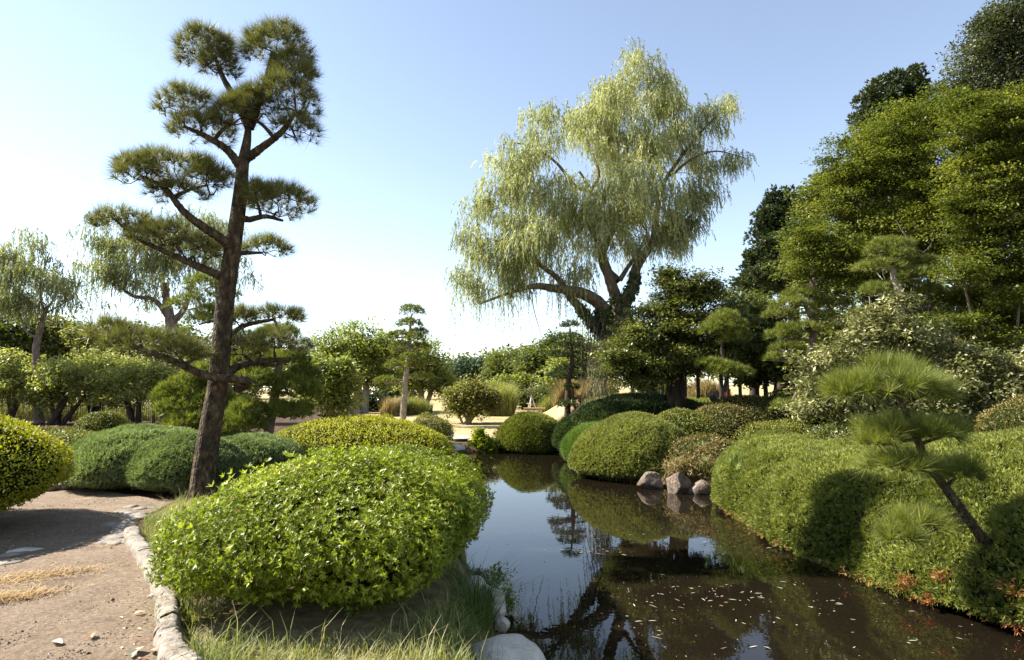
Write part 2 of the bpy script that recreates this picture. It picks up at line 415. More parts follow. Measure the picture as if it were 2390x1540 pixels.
l.new(c, p.inputs['Base Color']); p.inputs['Roughness'].default_value = 0.95; p.inputs['Specular IOR Level'].default_value = 0.1
b = n.new('ShaderNodeBump'); b.inputs['Strength'].default_value = 1.0; b.inputs['Distance'].default_value = 0.02
l.new(noise(30, 9, rgh=0.85), b.inputs['Height']); l.new(b.outputs[0], p.inputs['Normal'])
tag(new_mesh('path', np.column_stack([PG, zz])[use], remap[F], m, smooth=True), kind='structure')
del sdG, X, Y

# worn stone kerb between the path and the grass
def kerb_run(poly, w, h, rng, n):
    C = cr(poly, n)
    T = nrm(np.gradient(C, axis=0)); N = np.column_stack([T[:, 1], -T[:, 0]])
    prof = np.array([(-0.5, -0.6), (-0.5, 0.55), (-0.42, 0.88), (-0.2, 1.0), (0.2, 1.0), (0.42, 0.9), (0.5, 0.6), (0.5, -0.6)])
    k = len(prof)
    V = np.zeros((n, k, 3))
    g0 = height(C)
    for j, (a, b_) in enumerate(prof):
        V[:, j, :2] = C + N * (a * w)
        V[:, j, 2] = g0 + b_ * h
    V = V.reshape(-1, 3)
    V += 0.022 * np.column_stack([Wave(rng, 7)(V), Wave(rng, 7)(V), Wave(rng, 6)(V)]) + 0.006 * rng.normal(size=V.shape)
    return V, grid_faces(k, n)
V, F = kerb_run(KERB, 0.145, 0.105, RNG('kerb'), 330)
V = V.reshape(330, 8, 3); rk = RNG('kerb stones'); i0 = 0
while i0 < 322:
    i1 = min(329, i0 + int(rk.integers(24, 40)))
    W_ = V[i0:i1].copy()
    W_ += rk.normal(size=3) * [.006, .006, .008]
    cap = W_.mean(axis=1)
    W_[0] = cap[0] + (W_[0] - cap[0]) * .82; W_[1] = cap[1] + (W_[1] - cap[1]) * .96; W_[-1] = cap[-1] + (W_[-1] - cap[-1]) * .82; W_[-2] = cap[-2] + (W_[-2] - cap[-2]) * .96
    fc = [grid_faces(8, i1 - i0), np.array([[0, 1, 2, 3, 4, 5, 6, 7], np.arange(8)[::-1] + (i1 - i0 - 1) * 8])]
    tag(new_mesh('kerb_stone', W_.reshape(-1, 3), fc, M['kerb_stone'], smooth=True, loc=cap[len(cap) // 2]), 'worn pale kerb stone between the gravel path and the grass', 'kerb stone', 'kerb stones along the path')
    i0 = i1

def rock(name, label, c, s, rng_key, mat, cuts=11, group=None, cat='rock', rough=0.03, nu=80, nv=52, loc=None, rz=0.0, make=True):
    rng = RNG(rng_key)
    th = np.linspace(0, 2 * np.pi, nu, endpoint=False); ph = np.linspace(-np.pi / 2, np.pi / 2, nv)
    D = np.stack([np.cos(ph)[:, None] * np.cos(th), np.cos(ph)[:, None] * np.sin(th), np.sin(ph)[:, None] * np.ones(nu)], axis=-1).reshape(-1, 3)
    r = np.ones(len(D)) * 1.0
    for k in range(cuts):
        q = rv(rng, 1)[0]; dd = rng.uniform(0.60, 0.86)
        t = D @ q
        r = np.minimum(r, np.where(t > 1e-3, dd / np.maximum(t, 1e-3), 9))
    r *= 1 + rough * Wave(rng, 2.5)(D) + rough * 0.5 * Wave(rng, 9)(D) + rough * 0.25 * Wave(rng, 25)(D)
    V = D * r[:, None] * np.array(s)
    cz, sz = math.cos(rz), math.sin(rz)
    V = V @ np.array([[cz, sz, 0], [-sz, cz, 0], [0, 0, 1]]) + np.array(c)
    o = new_mesh(name, V, grid_faces(nu, nv, True), M[mat], smooth=True, loc=c)
    return tag(o, label, cat, group)
# ---------------------------------------------------------------- plant builders
def dome_grid(c, rx, ry, h, rng, rot=0.0, p=2.0, amp=0.05, freq=1.5, under=0.3, tuck=0.8, nu=56, nv=30):
    """a clipped mound: superellipsoid with an undercut skirt; c is the base centre"""
    th = np.linspace(0, 2 * np.pi, nu, endpoint=False)
    ph = np.linspace(-0.38 * np.pi, np.pi / 2, nv)
    D = np.stack([np.cos(ph)[:, None] * np.cos(th), np.cos(ph)[:, None] * np.sin(th), np.sin(ph)[:, None] * np.ones(nu)], axis=-1).reshape(-1, 3)
    r = (np.abs(D) ** p).sum(axis=1) ** (-1.0 / p)
    r *= 1 + amp * Wave(rng, freq)(D * [rx, ry, h] / max(rx, 0.3)) + amp * 0.45 * Wave(rng, freq * 3)(D) + amp * 0.22 * Wave(rng, freq * 7)(D)
    P = D * r[:, None]
    z = np.where(P[:, 2] > 0, P[:, 2] * h * (1 - under), P[:, 2] * h * under / 0.93)
    sh = np.where(P[:, 2] < 0, 1 - (1 - tuck) * np.clip(-P[:, 2] / 0.93, 0, 1), 1)
    x, y = P[:, 0] * rx * sh, P[:, 1] * ry * sh
    ca, sa = math.cos(rot), math.sin(rot)
    V = np.column_stack([c[0] + x * ca - y * sa, c[1] + x * sa + y * ca, c[2] + h * under + z])
    return V, grid_faces(nu, nv, True)

def cover(V, F, n, style, rng, L, W, depth=0.05, clump=0.7):
    """leaves over the surface V, F: returns vertices, faces and a colour value per vertex"""
    P, N = sample_surface(V, F, n, rng)
    w1, w2 = Wave(rng, 1.2), Wave(rng, 6.0)
    cv = 0.5 + 0.18 * w1(P) + 0.22 * w2(P)
    w3, w4 = Wave(rng, 9.0), Wave(rng, 4.0)
    P = P + N * (depth * (0.45 * w3(P) + 0.65 * w4(P)))[:, None]
    P = P - N * (rng.uniform(0, 1, n) ** 1.5 * depth)[:, None] + N * rng.uniform(-0.3, 1, n)[:, None] * depth * 0.35
    if style == 'leaf':
        A = nrm(N * 0.55 + rv(rng, n) * 0.85 + [0, 0, 0.25])
        B = nrm(N + rv(rng, n) * 0.7 + [0, 0, 0.3])
        v, f = leaf_geo(P, A, B, L * rng.uniform(0.7, 1.25, n), W * rng.uniform(0.8, 1.2, n), 0.12)
        va = np.repeat(cv + rng.normal(size=n) * 0.16, 4)
    elif style == 'rosette':
        k = 6
        ax = nrm(N * 0.8 + rv(rng, n) * 0.55 + [0, 0, 0.35])
        t1 = nrm(np.cross(ax, rv(rng, n))); t2 = np.cross(ax, t1)
        a = (rng.uniform(0, 6.28, n)[:, None] + np.arange(k) * 2 * np.pi / k + rng.normal(size=(n, k)) * 0.25)
        o = np.where(np.arange(k) % 2 == 0, 1.0, 0.75)
        rad = np.cos(a)[..., None] * t1[:, None] + np.sin(a)[..., None] * t2[:, None]
        A = nrm(rad * 0.95 + ax[:, None] * (0.35 + rng.uniform(0, 0.55, (n, k, 1)))).reshape(-1, 3)
        B = nrm(np.repeat(ax, k, 0) * 1.0 + rng.normal(size=(n * k, 3)) * 0.2)
        sz = (rng.uniform(0.65, 1.2, n)[:, None] * o).ravel() * rng.uniform(0.85, 1.15, n * k)
        v, f = leaf_geo(np.repeat(P, k, 0), A, B, L * sz, W * sz, 0.14)
        va = np.repeat(np.repeat(cv + rng.normal(size=n) * 0.12, k) + rng.normal(size=n * k) * 0.10, 4)
    elif style == 'sprig':
        k = 6
        ax = nrm(N * 0.7 + rv(rng, n) * 0.6 + [0, 0, 0.25])
        v, f = tuft_geo(P, ax, k, L * rng.uniform(0.7, 1.2, n), W, 0.42, rng, tri=False)
        va = np.repeat(np.repeat(cv + rng.normal(size=n) * 0.12, k) + rng.normal(size=n * k) * 0.08, 4)
    return v, f, np.clip(va, 0, 1)

def bush(name, label, c, rx, ry, h, mat, style='leaf', n=9000, L=0.035, W=0.018, cat='bush', group=None, depth=0.06, key=None, twigs=0, lobes=(), shoots=0, **kw):
    rng = RNG(key or label)
    t = thing(name, label, cat, c, group)
    V, F = dome_grid(np.array(c, dtype=float), rx, ry, h, rng, **kw)
    v, f, va = cover(V, F, n, style, rng, L, W, depth)
    extra = Bag(); core = Bag()
    for (dx, dy, dz, sx, sy, sh) in lobes:
        cl = np.array(c, dtype=float) + [dx, dy, dz]
        V2, F2 = dome_grid(cl, rx * sx, ry * sy, h * sh, rng, **kw)
        extra.add(*(lambda q: (q[0], q[1], q[2]))(cover(V2, F2, int(n * sx * sy * 1.1), style, rng, L, W, depth)))
        q2 = cl + [0, 0, h * .25]
        core.add(q2 + (V2 - q2) * (1 - 1.1 * depth / max(min(rx * sx, ry * sy, h * sh), 0.2)), F2)
    if shoots:
        P, N = sample_surface(V, F, shoots, rng)
        P = P + N * rng.uniform(0.02, 0.10, shoots)[:, None]
        k = 6; ax = nrm(N + rv(rng, shoots) * .6 + [0, 0, .2])
        t1 = nrm(np.cross(ax, rv(rng, shoots))); t2 = np.cross(ax, t1); a = np.arange(k) * 2.4 + rng.uniform(0, 6, (shoots, 1))
        A = nrm(np.cos(a)[..., None] * t1[:, None] + np.sin(a)[..., None] * t2[:, None] + ax[:, None] * .7).reshape(-1, 3)
        s_ = rng.uniform(.8, 1.5, shoots * k)
        v2, f2 = leaf_geo(np.repeat(P, k, 0), A, np.repeat(ax, k, 0), L * s_, W * s_, .14)
        extra.add(v2, f2, np.repeat(np.clip(rng.normal(size=shoots) * .15 + .7, 0, 1), k * 4))
    if extra.n:
        v, f, va = np.vstack([v] + extra.V), np.vstack([f] + [q + len(v) for q in extra.F]), np.concatenate([va] + extra.a)
    new_mesh('foliage', v, f, M[mat], t, va)
    if n >= 5000 and style != 'sprig':
        nd = int(n * (0.016 if style == 'rosette' else 0.006))
        P, N = sample_surface(V, F, nd, rng)
        v2, f2 = leaf_geo(P + N * 0.015, nrm(rv(rng, nd) + N * .4), nrm(N + rv(rng, nd)), L * rng.uniform(.8, 1.3, nd), W * rng.uniform(.8, 1.3, nd), .2)
        new_mesh('dead_leaves', v2, f2, M['dead_leaf'], t, np.repeat(rng.uniform(0, .8, nd), 4))
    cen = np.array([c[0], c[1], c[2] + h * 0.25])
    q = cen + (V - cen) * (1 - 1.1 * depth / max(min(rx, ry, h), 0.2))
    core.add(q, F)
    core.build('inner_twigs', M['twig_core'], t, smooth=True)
    if twigs:
        bag = Bag()
        for i in range(twigs):
            a = rng.uniform(0, 6.28); e = np.array([math.cos(a) * rx * 0.8, math.sin(a) * ry * 0.8, h * rng.uniform(0.2, 0.4)]) * [1, 1, 1]
            s = np.array([rng.normal() * rx * 0.2, rng.normal() * ry * 0.2, 0.0])
            vv, ff = tube(cr([np.array(c) + s, np.array(c) + (s + e) / 2 + rng.normal(size=3) * 0.06, np.array(c) + e], 8), np.linspace(0.014, 0.006, 8), 5)
            bag.add(vv, ff)
        bag.build('stems', M['dark_bark'], t)
    return t

def grow(nodes, radii, targets, rng, r_tip=0.006, taper=0.011, jit=0.10, up=0.15, sides=5, rmax=0.6):
    """join every target to the nearest node of a growing skeleton; returns a bag of tubes"""
    bag = Bag()
    nodes, radii = [np.asarray(q, dtype=float) for q in nodes], list(radii)
    A = np.array(nodes); R = np.array(radii)
    root = A[0]
    order = np.argsort(((targets[:, None] - A[None]) ** 2).sum(-1).min(1)) if len(A) < 400 else np.argsort(((targets - root) ** 2).sum(1))
    for i in order:
        t = targets[i]
        d = np.linalg.norm(A - t, axis=1) + np.maximum(A[:, 2] - t[2], 0) * 0.8
        k = int(np.argmin(d)); s = A[k]; ln = np.linalg.norm(t - s)
        if ln < 1e-3: continue
        mid = (s + t) / 2 + rng.normal(size=3) * jit * ln + np.array([0, 0, -up * ln if t[2] > s[2] else up * ln])
        m = int(np.clip(ln / 0.25, 4, 12))
        C = cr([s, mid, t], m)
        C[1:-1] += rng.normal(size=(m - 2, 3)) * jit * 0.18 * ln / math.sqrt(m)
        r0 = min(R[k] * rmax, r_tip + taper * ln)
        rr = np.linspace(r0, min(r_tip, r0), m)
        V, F = tube(C, rr, sides)
        bag.add(V, F)
        A = np.vstack([A, C[1:]]); R = np.concatenate([R, rr[1:]])
    return bag, A

def limb_tube(path, radii, n=24, sides=10, rng=None, rough=0.05):
    C = cr(path, n)
    r = np.interp(np.linspace(0, 1, n), np.linspace(0, 1, len(radii)), radii)
    V, F = tube(C, r, sides, rough, rng)
    return V, F, C, r

def ell_points(ells, n, rng, shell=0.45):
    """n points in a union of ellipsoids ((cx, cy, cz), (rx, ry, rz)), biased to their outside"""
    w = np.array([e[1][0] * e[1][2] + 0.3 * e[1][0] * e[1][1] for e in ells]); w = w / w.sum()
    k = rng.choice(len(ells), n, p=w)
    C = np.array([e[0] for e in ells])[k]; S = np.array([e[1] for e in ells])[k]
    return C + rv(rng, n) * S * (rng.uniform(0, 1, n) ** shell)[:, None], k

def px_ells(lst, Y, depth=1.0):
    """ellipses in pixels (u, v, ru, rv[, dY]) -> ellipsoids"""
    out = []
    for e in lst:
        y = Y + (e[4] if len(e) > 4 else 0.0)
        c = pt(e[0], e[1], y); rx, rz = e[2] / FD * y, e[3] / FD * y
        out.append((c, (rx, min(rx, (rx + rz) / 2) * depth, rz)))
    return out

def tree(name, label, base, trunk, ells, mat, bark, nclus=120, per=60, cl=(0.5, 0.5, 0.3), L=0.1, W=0.05, group=None, cat='tree', style='leaf', limbs=(), key=None, ntw=None, shell=0.5, flat=0.4, taper=0.011, crown_extra=None):
    """trunk and limbs: lists of (points, radii); crown in ellipsoids"""
    rng = RNG(key or label)
    t = thing(name, label, cat, base, group)
    bag = Bag(); nodes, rad = [], []
    for P, r in [trunk] + list(limbs):
        V, F, C, rr = limb_tube(P, r, max(8, 7 * len(P)), 9, rng, 0.04)
        bag.add(V, F); nodes += list(C[len(C) // 3:]); rad += list(rr[len(C) // 3:])
    small = trunk[1][0] < 0.10
    if not small: bag.build('trunk', M[bark], t, smooth=True)
    cen, ki = ell_points(ells, nclus, rng, shell)
    cen = cen + rng.normal(size=cen.shape) * np.array([np.mean(e[1]) for e in ells])[ki][:, None] * 0.10
    tw = cen if ntw is None or ntw >= len(cen) else cen[:ntw]
    if len(tw):
        b2, _ = grow(nodes, rad, tw, rng, taper=taper)
        if small:
            bag.V += b2.V; bag.F += [q + bag.n for q in b2.F]; bag.a += b2.a; bag.n += b2.n
        else: b2.build('branches', M[bark], t)
    if small: bag.build('stems', M[bark], t, smooth=True)
    n = nclus * per
    cv = np.repeat(0.5 + 0.20 * rng.normal(size=nclus), per) + rng.normal(size=n) * 0.12
    off = rv(rng, n) * (rng.uniform(0, 1, n) ** 0.45 * 1.15)[:, None] * np.repeat(rng.uniform(0.6, 1.4, nclus), per)[:, None]
    P = np.repeat(cen, per, 0) + off * np.array(cl)
    if style == 'leaf':
        A = nrm(rv(rng, n) * [1, 1, 0.6] + [0, 0, -0.15])
        B = nrm(np.array([0, 0, 1.0]) + rv(rng, n) * (1.0 - flat) * 1.4)
        v, f = leaf_geo(P, A, B, L * rng.uniform(0.5, 1.4, n), W * rng.uniform(0.6, 1.3, n))
        va = np.repeat(cv, 4)
    elif style == 'clump':      # conifer foliage: short tufts pointing up and out
        D = nrm(off * [1, 1, 0.6] + [0, 0, 0.5])
        v, f = tuft_geo(P, D, 5, L, W, 0.5, rng, tri=False)
        va = np.repeat(cv, 20)
    new_mesh('crown', v, f, M[mat], t, np.clip(va, 0, 1))
    if crown_extra: crown_extra(t, cen, rng)
    return t

def umbrella(cen, s, R, H, rng):
    n = len(cen) * s
    a = rng.uniform(0, 6.28, n); u = rng.uniform(0, 1, n)
    sc = rng.uniform(0.6, 1.3, len(cen)).repeat(s)
    return np.repeat(cen, s, 0) + np.column_stack([np.cos(a) * np.sqrt(u) * R * sc, np.sin(a) * np.sqrt(u) * R * sc, H * (0.6 - u) * sc + rng.normal(size=n) * 0.07])

def strands(cen, per, k, length, L, W, rng, spread=0.35, out=0.5, center=None, mass=1):
    """hanging willow twigs: per strands from each centre, k leaves on each"""
    n = len(cen) * per
    S = np.repeat(cen, per, 0) + rng.normal(size=(n, 3)) * spread
    hd = rng.uniform(0, 6.28, n)
    od = np.column_stack([np.cos(hd), np.sin(hd), np.zeros(n)])
    if center is not None:
        c = S - center; c[:, 2] = 0
        od = nrm(od + nrm(c) * 0.7)
    ln = length * rng.uniform(0.45, 1.3, n)
    t = (np.arange(k) + 0.5) / k
    o = out * rng.uniform(0.2, 1.0, n)
    w = rng.uniform(-0.15, 0.15, (n, 2))
    hx = o[:, None] * (1 - np.exp(-2.2 * t))
    dz = 0.22 * ln[:, None] * np.sin(np.minimum(t * 3.0, np.pi)) * 0.6 - ln[:, None] * t ** 1.35
    P = S[:, None] + od[:, None] * hx[..., None] + np.stack([w[:, :1] * t, w[:, 1:] * t, dz], axis=-1)
    T = nrm(np.gradient(P, axis=1))
    P = P.reshape(-1, 3); T = T.reshape(-1, 3); m = len(P)
    A = nrm(T * 0.9 + rv(rng, m) * 0.55 + [0, 0, -0.45])
    v, f = leaf_geo(P, A, rv(rng, m), L * rng.uniform(0.6, 1.25, m), W)
    cv = np.repeat(np.repeat((0.5 + rng.normal(size=len(cen) // mass) * 0.18).repeat(mass), per) + rng.normal(size=n) * 0.10, k) + rng.normal(size=m) * 0.10
    return v, f, np.repeat(np.clip(cv, 0, 1), 4)

def pine_pad(parent, c, r, start, rstart, rng, mat, bark, ntuft, k=22, L=0.16, W=0.005, twigs=26, spread=0.55, upb=0.9, hollow=0.35, tw_r=0.010, name='needle_cluster', label=None):
    """one trimmed pine layer: a web of twigs carrying needle tufts over a flattened dome"""
    c, r = np.asarray(c, dtype=float), np.asarray(r, dtype=float)
    d = rv(rng, ntuft); d[:, 2] = np.where(d[:, 2] < -0.25, -d[:, 2], d[:, 2])
    q = hollow + (1 - hollow) * rng.uniform(0, 1, ntuft) ** 0.45
    P = c + d * r * q[:, None]
    P[:, 2] -= 0.30 * r[2]
    lump = Wave(rng, 2.6 / max(r[0], 0.2))
    P[:, 2] += 0.22 * r[2] * lump(P)
    D = nrm(d * [0.75, 0.75, 0.5] + [0, 0, upb] + rng.normal(size=(ntuft, 3)) * 0.28)
    v, f = tuft_geo(P, D, k, L * rng.uniform(0.75, 1.15, ntuft), W, spread, rng)
    va = np.repeat(np.repeat(np.clip(0.5 + 0.16 * rng.normal(size=ntuft) + 0.12 * lump(P * 1.7), 0, 1), k) + rng.normal(size=ntuft * k) * 0.12, 3)
    o = new_mesh(name, v, f, M[mat], parent, np.clip(va, 0, 1))
    if label: o['label'] = label
    if twigs:
        T = P[rng.choice(ntuft, min(twigs, ntuft), replace=False)]
        st = np.asarray(start, dtype=float)
        bag, _ = grow([st, st + (c - st) * 0.35 + [0, 0, -0.2 * r[2]], c + [0, 0, -0.55 * r[2]]], [rstart, rstart * 0.8, rstart * 0.6], T, rng, r_tip=tw_r * 0.5, taper=tw_r * 1.6, jit=0.20, up=0.10, sides=5, rmax=0.75)
        V, F = tube(cr([st, st + (c - st) * 0.5 + [0, 0, -0.15 * r[2]], c + [0, 0, -0.5 * r[2]]], 10), np.linspace(rstart, rstart * 0.55, 10), 7)
        bag.add(V, F)
        bag.build('twigs', M[bark], o)
    return o

def pine(name, label, Y, trunk, radii, pads, mat, bark, cat='pine tree', group=None, ntuft=90, k=16, L=0.16, W=0.007, twigs=12, pr=1.0, key=None, base=None, limbs=(), depth=1.0, spread=0.55, sides=12, tw_r=0.010, upb=0.9, fat=1.25):
    """trunk: pixels (u, v[, dY]); pads: (u, v, ru, rv[, dY[, su, sv]]) with (su, sv) where its limb leaves the trunk"""
    rng = RNG(key or label)
    P = [pt(q[0], q[1], Y + (q[2] if len(q) > 2 else 0)) for q in trunk]
    t = thing(name, label, cat, base if base is not None else P[0], group)
    n = 14 * len(P)
    V, F, C, rr = limb_tube(P, radii, n, sides, rng, 0.035)
    new_mesh('trunk', V, F, M[bark], t, smooth=True)
    for lp, lr in limbs:
        LP = [pt(q[0], q[1], Y + (q[2] if len(q) > 2 else 0)) for q in lp]
        V, F, LC, lrr = limb_tube(LP, lr, 10 * len(LP), 9, rng, 0.05)
        new_mesh('limb', V, F, M[bark], t, smooth=True)
        C = np.vstack([C, LC]); rr = np.concatenate([rr, lrr])
    for e in pads:
        y = Y + (e[4] if len(e) > 4 else 0)
        c = pt(e[0], e[1], y)
        r = np.array([e[2], (e[2] * 0.75 + e[3] * 0.25) * depth, e[3] * fat]) / FD * y
        if len(e) > 6: s = pt(e[5], e[6], Y); kk = int(np.argmin(((C - s) ** 2).sum(1)))
        else: kk = int(np.argmin(((C - c) ** 2).sum(1) + 3 * np.maximum(C[:, 2] - c[2] + r[2] * 0.4, 0) ** 2))
        nt = max(30, int(4.2 * ntuft * e[2] * max(e[3], 12) / 3000.0))
        pine_pad(t, c, r, C[kk], min(rr[kk] * 0.6, 0.045 * pr), rng, mat, bark, nt, k, L, W, twigs, spread=spread, tw_r=tw_r, upb=upb)
    return t

def blades(P, L, W, rng, lean=0.35, curve=0.35, dirs=None):
    """curved grass blades, two quads' worth each"""
    n = len(P)
    h = rng.uniform(0, 6.28, n)
    o = np.column_stack([np.cos(h), np.sin(h), np.zeros(n)]) if dirs is None else dirs
    s = np.column_stack([-o[:, 1], o[:, 0], np.zeros(n)]) * W / 2
    l = (np.broadcast_to(L, (n,)) * rng.uniform(0.55, 1.25, n))[:, None]
    le = lean * rng.uniform(0.2, 1.4, (n, 1))
    m = P + (o * le * 0.5 + [0, 0, 0.62]) * l
    e = P + (o * (le + curve * rng.uniform(0.3, 1.2, (n, 1))) + [0, 0, 0.95]) * l
    V = np.stack([P - s, P + s, m + s * 0.8, m - s * 0.8, e], axis=1).reshape(-1, 3)
    b = np.arange(n)[:, None] * 5
    return V, [b + np.array([[0, 1, 2, 3]]), b + np.array([[3, 2, 4]])]

def on_ground(x, y, dz=0.0):
    return np.column_stack([x, y, height(np.column_stack([x, y])) + dz])

def tuft(name, label, c, n, L, W, mat, spread=0.12, lean=0.6, curve=0.5, cat='grass tuft', group=None):
    rng = RNG(label + str(c))
    a = rng.uniform(0, 6.28, n); r = spread * np.sqrt(rng.uniform(0, 1, n))
    P = np.array(c) + np.column_stack([np.cos(a) * r, np.sin(a) * r, np.zeros(n) - 0.02])
    d = nrm(np.column_stack([np.cos(a), np.sin(a), np.zeros(n)]) + rng.normal(size=(n, 3)) * [0.5, 0.5, 0])
    V, F = blades(P, L, W, rng, lean, curve, d)
    return tag(new_mesh(name, V, F, M[mat], None, np.repeat(rng.uniform(0, 1, n), 5), loc=c), label, cat, group)
# ---------------------------------------------------------------- the large pine
def path_px(lst, Y): return [pt(q[0], q[1], Y + (q[2] if len(q) > 2 else 0.0)) for q in lst]

def big_pine():
    Y = 9.7
    rng = RNG('big pine')
    base = pt(473, 1160, Y)
    t = thing('pine_tree', 'tall layered pine with leaning dark trunk beside the gravel path', 'pine tree', base)
    tr = path_px([(470, 1175), (476, 1100), (494, 980), (508, 900), (517, 800), (526, 700), (540, 600), (552, 520), (562, 440), (566, 390), (576, 330), (580, 290)], Y)
    V, F, C, R = limb_tube(tr, [0.195, 0.172, 0.158, 0.15, 0.143, 0.136, 0.127, 0.116, 0.104, 0.095, 0.065, 0.042], 150, 22, rng, 0.0)
    ctr = np.repeat(np.vstack([C]), 22, 0)
    w1, w2 = Wave(rng, 9), Wave(rng, 26)
    S = V * [1, 1, 0.45]
    V = ctr + (V[:len(ctr)] - ctr) * (1 + 0.05 * w1(S[:len(ctr)]) + 0.06 * np.abs(w2(S[:len(ctr)])))[:, None] if len(V) == len(ctr) else V
    new_mesh('trunk', V, F, M['pine_bark'], t, smooth=True)
    tag_v, tag_f = box(pt(502, 905, Y - 0.158), (0.05, 0.012, 0.055), 0.1)
    # limbs: path in pixels with depth offsets, radii, and the pads each one carries (u, v, ru, rv, dY, tufts)
    limbs = [
        ([(556, 905, -0.05), (575, 890, -.25), (545, 884, -0.38), (480, 876, -0.42), (400, 840, -0.55), (330, 815, -0.6), (270, 790, -0.6)], [.085, .08, .062, .058, .048, .036, .02],
         [(345, 800, 95, 40, -.6, 150), (255, 772, 50, 30, -.6, 70), (430, 825, 55, 38, -.4, 90)]),
        ([(520, 880), (560, 853, 0.15), (620, 842, .3), (680, 838, .4)], [.075, .06, .045, .03],
         [(640, 803, 82, 30, .35, 150), (575, 815, 45, 30, .2, 70)]),
        ([(527, 790), (570, 760, .45), (640, 745, .7)], [.05, .04, .025],
         [(640, 738, 64, 24, .7, 110), (560, 745, 40, 28, .5, 70)]),
        ([(516, 645), (500, 638, -.1), (440, 612, -.15), (380, 585, -.2), (320, 555, -.25), (265, 510, -.3)], [.075, .065, .052, .04, .03, .016],
         [(385, 552, 78, 38, -.2, 140), (290, 520, 70, 34, -.3, 120), (455, 580, 55, 36, -.1, 100)]),
        ([(540, 585), (520, 560, -.15), (480, 533, -.25), (430, 495, -.35), (385, 440, -.4), (340, 415, -.45)], [.085, .075, .066, .055, .04, .022],
         [(395, 395, 105, 48, -.4, 220), (320, 395, 48, 45, -.45, 110), (485, 410, 55, 42, -.3, 110), (415, 450, 70, 25, -.35, 90)]),
        ([(557, 505), (580, 512, .0), (620, 505, 0.0), (660, 515, .0)], [.06, .05, .036, .02],
         [(650, 468, 78, 52, 0.0, 230), (600, 450, 38, 36, .0, 80)]),
        ([(545, 590), (570, 590, .5), (610, 590, .8)], [.05, .04, .02],
         [(620, 577, 56, 26, .8, 100), (525, 580, 36, 30, .8, 60)]),
        ([(562, 392), (530, 350, -.1), (480, 318, -.15), (430, 295, -.2)], [.075, .06, .045, .022],
         [(475, 300, 76, 38, -.15, 170), (430, 240, 62, 42, -.2, 160), (545, 260, 45, 50, -.1, 110)]),
        ([(575, 370), (610, 345, -.1), (660, 305, -.15), (690, 260, -.15)], [.075, .06, .045, .026],
         [(655, 230, 88, 48, -.15, 240), (690, 300, 52, 40, -.15, 90), (590, 250, 60, 50, -.1, 140), (685, 180, 55, 34, -.1, 120)]),
        ([(580, 300), (560, 250, 0.1), (525, 190, .15), (500, 130, .2)], [.06, .055, .045, .025],
         [(480, 115, 66, 70, .2, 260), (510, 150, 45, 38, .15, 90)]),
        ([(585, 300), (605, 240, .1), (625, 170, .1), (635, 120, .1)], [.055, .05, .04, .022],
         [(645, 105, 78, 66, .1, 290), (680, 150, 50, 40, .1, 110)]),
    ]
    for P, r, pads in limbs:
        V, F, LC, LR = limb_tube(path_px(P, Y), r, 12 * len(P), 10, rng, 0.06)
        lo = new_mesh('limb', V, F, M['pine_bark'], t, smooth=True)
        for (u, v, ru, rv_, dY, nt) in pads:
            y = Y + dY
            c = pt(u, v, y); rr = np.array([ru * 1.08, ru * 0.84, rv_ * 1.1]) / FD * y
            k = int(np.argmin(((LC - c) ** 2).sum(1)))
            pine_pad(t, c, rr, LC[k], LR[k] * 0.7, rng, 'pine_needle', 'dark_bark', int(nt * 0.92), 30, 0.21, 0.0058, 64, spread=0.60, upb=0.62, hollow=0.55, tw_r=0.019)
    o = new_mesh('tag_plate', tag_v, tag_f, M['red_tag'], t)
    o['label'] = 'small dull red tag on the trunk'
big_pine()

# ---------------------------------------------------------------- clipped bushes, left side
bush('azalea_bush', 'large bright green azalea mound with pointed leaves, nearest bush beside the pond', (-1.48, 5.45, 0.08), 1.12, 1.24, 0.97, 'azalea_bright', 'rosette', 17000, 0.039, 0.0135, depth=0.15, twigs=26, p=2.3, amp=0.07, under=0.40, tuck=0.60, key='near', lobes=[(-.52, -.28, 0, .62, .72, .80), (.30, -.36, 0, .64, .66, .86), (.30, .45, 0, .72, .7, .99)], shoots=420)
bush('azalea_bush', 'bright green azalea mound adjoining the nearest bush on its far pond side', (-1.25, 7.25, 0.0), 1.0, 1.15, 0.95, 'azalea_bright', 'rosette', 10500, 0.039, 0.0135, depth=0.12, p=2.2, amp=0.05, under=0.34, tuck=0.7, key='near2')
bush('azalea_bush', 'big rounded azalea with dark shaded face at the left edge of the path', (-7.22, 7.35, 0.0), 1.75, 1.65, 1.40, 'azalea_yellow', 'leaf', 42000, 0.040, 0.020, depth=0.07, p=2.3, amp=0.04, under=0.42, tuck=0.62)
bush('azalea_bush', 'low clipped olive hedge bush behind the big left azalea', (-8.75, 12.1, 0.0), 1.75, 1.2, 0.82, 'azalea_olive', 'leaf', 17000, 0.045, 0.022, p=2.9, amp=0.03)
bush('juniper_bush', 'blue green juniper mound left of the pine, larger rear one', (-6.55, 11.3, 0.0), 1.28, 1.35, 1.06, 'juniper_blue', 'sprig', 22000, 0.060, 0.009, amp=0.06, p=1.85, under=0.24)
bush('juniper_bush', 'blue green juniper mound touching the foot of the tall pine', (-5.45, 10.75, 0.0), 0.98, 0.95, 0.93, 'juniper_blue', 'sprig', 18000, 0.060, 0.009, amp=0.06, p=1.85, under=0.24)
bush('juniper_bush', 'blue green juniper mound showing right of the pine trunk', (-5.25, 12.7, 0.0), 1.05, 0.9, 0.72, 'juniper_blue', 'sprig', 9000, 0.075, 0.011, amp=0.04)
